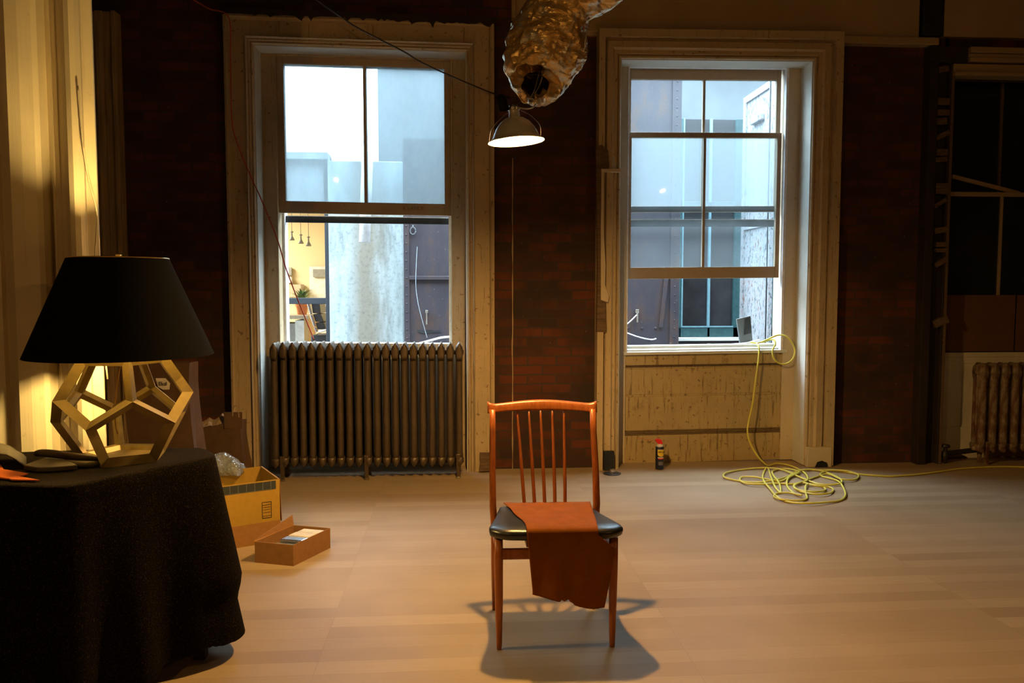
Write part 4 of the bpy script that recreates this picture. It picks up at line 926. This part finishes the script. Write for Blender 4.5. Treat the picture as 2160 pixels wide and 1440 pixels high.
for k_ in range(5):
    n_ = (k_ + 1) % 5
    bm.b.faces.new((bv[k_], bv[5 + k_], bv[10 + k_], bv[5 + n_], bv[n_])); bm.b.faces.new((bv[10 + k_], bv[15 + k_], bv[15 + n_], bv[10 + n_], bv[5 + n_]))
fo = bm.build('base_frame', 'gold_wood', tl); md = fo.modifiers.new('wire', 'WIREFRAME'); md.thickness = .040; md.use_even_offset = True; md.offset = 0
Lc = Vector((lb.x, lb.y, LZ))
m = MB(); m.flat([(Lc.x + v.x * 1.0, Lc.y + v.y * 1.0) for v in V[15:20]], LZ, LZ + .012); m.build('base_plate', 'gold_wood', tl, bevel=.002)
m = MB(); m.flat([(Lc.x + v.x * .98, Lc.y + v.y * .98) for v in V[0:5]], LZ + hT - .012, LZ + hT + .004); m.build('top_plate', 'gold_wood', tl, bevel=.002)
zsb, zst = 1.113, 1.450
m = MB(); m.lathe([(.305, zsb), (.1635, zst)], (lb.x, lb.y, 0), 96, cap=False); so = m.build('lamp_shade', 'shade_black', tl, smooth=True)
m = MB(); m.lathe([(.3025, zsb + .001), (.161, zst - .001)], (lb.x, lb.y, 0), 96, cap=False); m.build('lining', 'shade_lining', so, smooth=True)
m = MB(); m.lathe([(.1625, zst - .001), (.1645, zst + .002), (.1625, zst + .004), (.1605, zst + .002), (.1625, zst - .001)], (lb.x, lb.y, 0), 64, cap=False)
for q in range(3): a = q * 2.094 + .4; m.tube([(lb.x, lb.y, zst - .006), (lb.x + .162 * math.cos(a), lb.y + .162 * math.sin(a), zst)], .0018, 6)
m.build('spider', 'brass', so)
m = MB(); m.box(lb.x - .009, lb.x + .009, lb.y - .009, lb.y + .009, zst - .004, zst + .016); m.lathe([(.006, zst - .012), (.006, zst)], (lb.x, lb.y, 0), 12); m.build('finial', 'brass', tl, bevel=.003)
m = MB(); m.tube([(lb.x, lb.y, LZ + hT), (lb.x, lb.y, 1.19)], .012, 14); m.lathe([(.02, 1.15), (.02, 1.22), (.016, 1.235)], (lb.x, lb.y, 0), 18); m.build('socket', 'brass', tl)
m = MB()
for s_ in (-1, 1): m.tube(spline([Vector((lb.x + s_ * .012, lb.y, 1.17)), Vector((lb.x + s_ * .055, lb.y, 1.26)), Vector((lb.x + s_ * .05, lb.y, 1.37)), Vector((lb.x, lb.y, zst - .01))], 6), .0018, 6)
m.build('harp', 'brass', tl)
m = MB(); zb0 = 1.235; m.lathe([(.013, zb0), (.014, zb0 + .012), (.022, zb0 + .03), (.029, zb0 + .05), (.030, zb0 + .065), (.025, zb0 + .082), (.013, zb0 + .093), (.002, zb0 + .096)], (lb.x, lb.y, 0), 20); m.build('bulb', 'shade_bulb_glow', tl, smooth=True)
m = MB(); m.tube(spline([Vector((lb.x, lb.y, LZ + hT - .01)), gp(244, 800, 2.80), gp(236, 850, 2.83), gp(226, 868, 2.86), gp(210, 880, 2.9), gp(196, 900, 2.95), gp(190, 942, 3.0)], 6), .0028, 6)
m.tube(spline([gp(240, 860, 2.84), gp(236, 890, 2.88), gp(242, 925, 2.92), gp(247, 940, 2.95)], 5), .0025, 6); m.build('power_cord', 'brass', tl)

# objects on the table
def onz(px, py, z=TZ): return atz(px, py, z)
def slab(name, pxs, th, mat, lab, cat, z=TZ + .004, bevel=.003, wob=0):
    P = [onz(a, b) for a, b in pxs]; m = MB(); m.flat([(p.x, p.y) for p in P], z, z + th)
    if wob: m.map(lambda c: c + Vector((0, 0, wob * (noise.noise(Vector((c.x * 9, c.y * 9, 0))) + .5))))
    return tag(m.build(name, mat, bevel=bevel), lab, cat)
slab('leather_pouch', [(50, 993), (78, 998), (112, 997), (164, 993), (150, 985), (110, 972), (78, 982)], .016, 'grey_leather', 'flat grey leather pouch on the black tablecloth', 'pouch')
slab('orange_leather_scrap', [(-40, 1004), (0, 1012), (20, 1014), (24, 1016), (84, 1017), (40, 1009), (60, 1003), (8, 994), (-6, 975), (-40, 980)], .004, 'orange_leather', 'bright orange leather scrap at the left edge of the tablecloth', 'leather', bevel=0)
p_ = [gp(62, 960, 2.72), gp(75, 958, 2.72), gp(100, 960, 2.70), gp(140, 965, 2.68), (gp(180, 968, 2.66)), gp(215, 971, 2.66), gp(232, 974, 2.66)]
for q in p_: q.z = max(q.z, TZ + .012)
t = tag(empty('trimming_knife', p_[0]), 'long dark handled knife with pale blade lying before the lamp', 'knife')
m = MB(); m.tube(spline(p_[:6], 5), [.004 + .012 * math.sin(math.pi * min(1, .12 + i / 25 * .8)) * (1 - i / 60) for i in range(26)], 12); m.build('handle', 'black_cable', t, smooth=True)
q0, q1 = onz(205, 969), onz(271, 980); m = MB(); q0.z = TZ + .011; q1.z = TZ + .006; m.obox(q0, q1, .012, .003); m.build('blade', 'brass', t, bevel=.001)
p_ = [onz(a, b) + Vector((0, 0, .012)) for a, b in ((130, 980), (150, 984), (180, 987), (205, 985), (222, 980))]
m = MB(); m.tube(spline(p_, 5), [.004 + .008 * math.sin(math.pi * i / 20) for i in range(21)], 10); tag(m.build('leather_strap', 'grey_leather', smooth=True), 'curled brown leather strap beside the knife', 'strap')
# rolled dark glove shape at far left: bent strap loop
m = MB(); rows = []
for j in range(15):
    t_ = j / 14; px = -40 + 95 * t_; zc_ = TZ + .004 + .05 * math.sin(math.pi * (t_ ** .8)) ** .8
    rows.append([Vector((onz(px, 990 - 22 * u_).x, onz(px, 990 - 22 * u_).y, zc_ * 1.0 + .006 * noise.noise(Vector((j * .4, u_ * 3, 1))))) for u_ in [q / 5 for q in range(6)]])
m.grid(rows); tag(m.build('leather_offcut', 'grey_leather', smooth=True, solid=.003), 'arched grey-brown leather offcut at the left end of the table', 'leather')

# ------------------------------------------------------------------ boxes and bags on the floor
def carton(name, P, h, th, mat, label, flaps=None, z0=0.0):
    # P: four floor corners (world xy), open top
    c0 = sum(P, Vector()) / 4; t = tag(empty(name, (c0.x, c0.y, z0)), label, 'box')
    m = MB(); outr = [(p.x, p.y) for p in P]; inn = [(c0.x + (p.x - c0.x) * (1 - th), c0.y + (p.y - c0.y) * (1 - th)) for p in P]
    rings = [[(x, y, z0) for x, y in outr], [(x, y, z0 + h) for x, y in outr], [(x, y, z0 + h) for x, y in inn], [(x, y, z0 + .006) for x, y in inn]]
    m.loft([[Vector(p) for p in r_] for r_ in rings]); m.build('body', mat, t)
    return t
bf_r = atz(592, 1118 + 22); bf_l = atz(400, 1172); 
du = (bf_l - bf_r).normalized(); dv = Vector((-du.y, du.x, 0)); dv = dv if dv.y > 0 else -dv
bl = .52; bw = .36
P = [bf_r + du * bl, bf_r, bf_r + dv * bw, bf_r + dv * bw + du * bl]
bh = .335
box1 = carton('cardboard_box', P, bh, .02, 'cardboard_yellow', 'large open cardboard box with dark tape strip beside the black cloth')
nf = -dv
def facept(u, z, off=.002): p = bf_r + du * u + nf * off; return Vector((p.x, p.y, z))
m = MB(); 
def facequad(m, u0, u1, z0, z1, th=.001):
    a = [facept(u0, z0, .0005), facept(u1, z0, .0005), facept(u1, z1, .0005), facept(u0, z1, .0005)]; b = [p + nf * th for p in a]; m.loft([a, b])
facequad(m, .02, bl, bh - .05, bh - .005); m.build('tape', 'black_tape', box1)
m = MB()
for q in range(12): facequad(m, .045 + q * .042, .047 + q * .042, bh - .049, bh - .006, .0016)
facequad(m, .045, .509, bh - .049, bh - .0475, .0016); m.build('tape_mark', 'can_grey', box1)
m = MB(); u0, u1, za_, zb2 = .045, .095, bh * .40, bh * .40 + .088
for (a, b, c__, d__) in ((u0, u1, za_, za_ + .003), (u0, u1, zb2 - .003, zb2), (u0, u0 + .003, za_, zb2), (u1 - .003, u1, za_, zb2), (u0, u1, zb2 - .018, zb2 - .015), (u0, u1, za_ + .012, za_ + .014), (u0 + .006, u1 - .006, za_ + .03, za_ + .032), (u0 + .006, u1 - .006, za_ + .045, za_ + .047), (u0 + .006, u1 - .006, za_ + .058, za_ + .06)): facequad(m, a, b, c__, d__)
m.build('printed_mark', 'ink', box1)
m = MB(); facequad(m, .0, bl, .0, .115, .0015); m.build('lower_flap', 'cardboard', box1)
m = MB(); a = [bf_r + Vector((0, 0, bh)), bf_r + dv * bw + Vector((0, 0, bh)), bf_r + dv * (bw - .02) - du * .012 + Vector((0, 0, bh * .42)), bf_r - du * .012 + dv * .02 + Vector((0, 0, bh * .3))]
m.loft([a, [p - du * .003 for p in a]]); m.build('side_flap', 'cardboard', box1)
# small box
s0_, s1_, s2_ = atz(619, 1194), atz(538, 1186), atz(697, 1155)
hs = .105; P = [s1_, s0_, s2_, s1_ + (s2_ - s0_)]
box2 = carton('shoe_box', P, hs, .03, 'cardboard', 'small open cardboard box of parcels in front of the larger box')
m = MB(); e0, e1 = s1_ + Vector((0, 0, hs)), s1_ + (s2_ - s0_) + Vector((0, 0, hs)); side = (s1_ - s0_).normalized(); a = [e0, e1, e1 + side * .012 + Vector((0, 0, .05)) + (s2_ - s0_) * .03, e0 + side * .004 + Vector((0, 0, .004))]
m.loft([a, [p + side * .003 for p in a]]); m.build('lid_flap', 'cardboard', box2)
ux, uy = (s2_ - s0_), (s1_ - s0_)
def inbox(u, v, z): p = s0_ + ux * u + uy * v; return Vector((p.x, p.y, z))
def parcel(u0, u1, v0, v1, z1, mat, lab, nm='parcel'):
    m = MB(); a = [inbox(u0, v0, .012), inbox(u1, v0, .012), inbox(u1, v1, .012), inbox(u0, v1, .012)]; b = [Vector((p.x, p.y, z1)) for p in a]; m.loft([a, b]); return tag(m.build(nm, mat, bevel=.006), lab, 'parcel', 'parcels in the small box')
parcel(.05, .27, .08, .72, .085, 'bubble_wrap', 'front clear wrapped parcel in the small box'); parcel(.29, .49, .08, .66, .098, 'steel', 'shiny silver parcel second from front in the small box')
parcel(.51, .72, .08, .66, .100, 'white_label', 'cream card parcel with printing behind the silver one'); t = parcel(.74, .94, .08, .66, .098, 'white_label', 'cream card parcel at the back end of the small box')
# bubble wrap on the big box
bc = bf_r + du * .22 + dv * .22; m = MB(); rows = []
g0, g1 = gp(375, 962, 4.35), gp(498, 965, 4.35)
for j in range(13):
    v_ = j / 12; row = []
    for i in range(25):
        u_ = i / 24; x = g0.x + (g1.x - g0.x) * u_; y = g0.y + .16 * v_ + (g1.y - g0.y) * u_
        z = bh - .02 + .10 * (math.sin(math.pi * v_) ** .6) * (math.sin(math.pi * min(1, u_ * 1.02)) ** .35) * (1 + .5 * noise.noise(Vector((u_ * 5, v_ * 4, 2)))) + .012 * noise.noise(Vector((u_ * 16, v_ * 9, 5)))
        row.append(Vector((x, y, z + .0)))
    rows.append(row)
m.grid(rows); tag(m.build('bubble_wrap', 'bubble_wrap', smooth=True, solid=.004), 'crumpled clear bubble wrap on top of the large cardboard box', 'wrap')
# paper bags
def bag(name, px0, px1, d, py_top, py_bot, dz, mat, label, lean=0.0, dpt=.16, h=None):
    a, b = G(px0, d), G(px1, d); zt1 = gp(px0, py_top, d).z; zb1 = 0.0
    nn_ = (b - a).normalized(); dd = Vector((-nn_.y, nn_.x, 0)); t = tag(empty(name, ((a.x + b.x) / 2, (a.y + b.y) / 2, zb1)), label, 'bag')
    rings = []
    for q in range(9):
        f_ = q / 8; z = zb1 + (zt1 - zb1) * f_; pin = .012 * math.sin(f_ * 6) ; lo = Vector((lean * f_, 0, 0))
        ring = []
        for (s_, r_) in ((0, 0), (.25, 0), (.5, 0), (.75, 0), (1, 0), (1 - .04, .5), (1, 1), (.5, 1), (0, 1), (.04, .5)):
            ring.append(a + (b - a) * s_ * (1 - .03 * f_) + dd * (r_ * dpt * (1 - .35 * f_)) + lo + Vector((0, 0, z + dz * s_ * f_)) + dd * .01 * noise.noise(Vector((s_ * 4, f_ * 5, px0))) + nn_ * (pin if s_ in (0, 1) else 0))
        rings.append(ring)
    m = MB(); m.loft(rings, True, False); m.b.faces.new([v for v in m.b.verts[:0]] or [m.b.verts.new(p) for p in rings[0]][::-1])
    m.build('bag_body', mat, t, solid=.002)
    return t, a, b, dd, zt1
t, a, b, dd, zt1 = bag('paper_bag', 408, 508, 5.1, 905, 990, .045, 'kraft_paper', 'brown paper bag with twisted handles stuffed with tissue beside left casing')
for s_, r_ in ((.55, 0.0),):
    m = MB(); c0 = a + (b - a) * .78 + Vector((0, 0, zt1 + .03)); m.box(c0.x - .055, c0.x + .06, c0.y - .003, c0.y + .003, c0.z - .03, c0.z + .075); m.build('raised_side', 'kraft_paper', t)
    m = MB(); m.tube(spline([c0 + Vector((-.0, -.004, .05)), c0 + Vector((.005, -.004, .09)), c0 + Vector((.02, -.004, .12)), c0 + Vector((.035, -.004, .09)), c0 + Vector((.04, -.004, .04))], 5), .003, 6); m.build('handle', 'tissue', t)
for q, (u_, hh) in enumerate(((.22, .05), (.5, .085))):
    c0 = a + (b - a) * u_ + dd * .05 + Vector((0, 0, zt1 - .03)); m = MB(); rows = []
    for j in range(7):
        rows.append([c0 + Vector(((i / 6 - .5) * .12, (j / 6 - .5) * .08, (hh + .04) * (1 - abs(i / 6 - .5) * .9) * (1 - abs(j / 6 - .5)) + .02 * noise.noise(Vector((i * .9, j * .9, q)))) ) for i in range(7)])
    m.grid(rows); tag(m.build('tissue_paper', 'tissue', solid=.001), ('low crumpled tissue at the left of the handled paper bag', 'taller crumpled tissue sticking out of the middle of the paper bag')[q], 'tissue', 'tissue in the paper bag')
t, a, b, dd, zt1 = bag('tall_paper_bag', 262, 402, 4.62, 766, 990, .0, 'kraft_paper', 'tall brown paper bag with white label standing behind the table lamp', lean=0, dpt=.2)
m = MB(); p0_ = gp(325, 798, 4.59); m.prism([(p0_.x + x, p0_.z + z) for x, z in ((0, 0), (.055, 0), (.08, -.03), (.075, -.066), (.04, -.066), (.012, -.05))], p0_.y - .006, p0_.y - .003); m.build('label_sticker', 'white_label', t)
text('label_lettering', 'Ekd', .032, (p0_.x + .04, p0_.y - .009, p0_.z - .032), (R(90), 0, 0), 'ink', t)
# broken skirting and splinters at the foot of the left casing's right side
m = MB(); q = lambda a, b: (at(a, b, YC - .02).x, at(a, b, YC - .02).z)
m.prism([q(1012, 955), q(1036, 955), q(1036, 992), q(1010, 994), q(1013, 975)], YC - .03, YC + .0)
struct(m.build('trim_6', 'raw_wood'), 'splintered dark notch at the foot of left casing', 'notch')
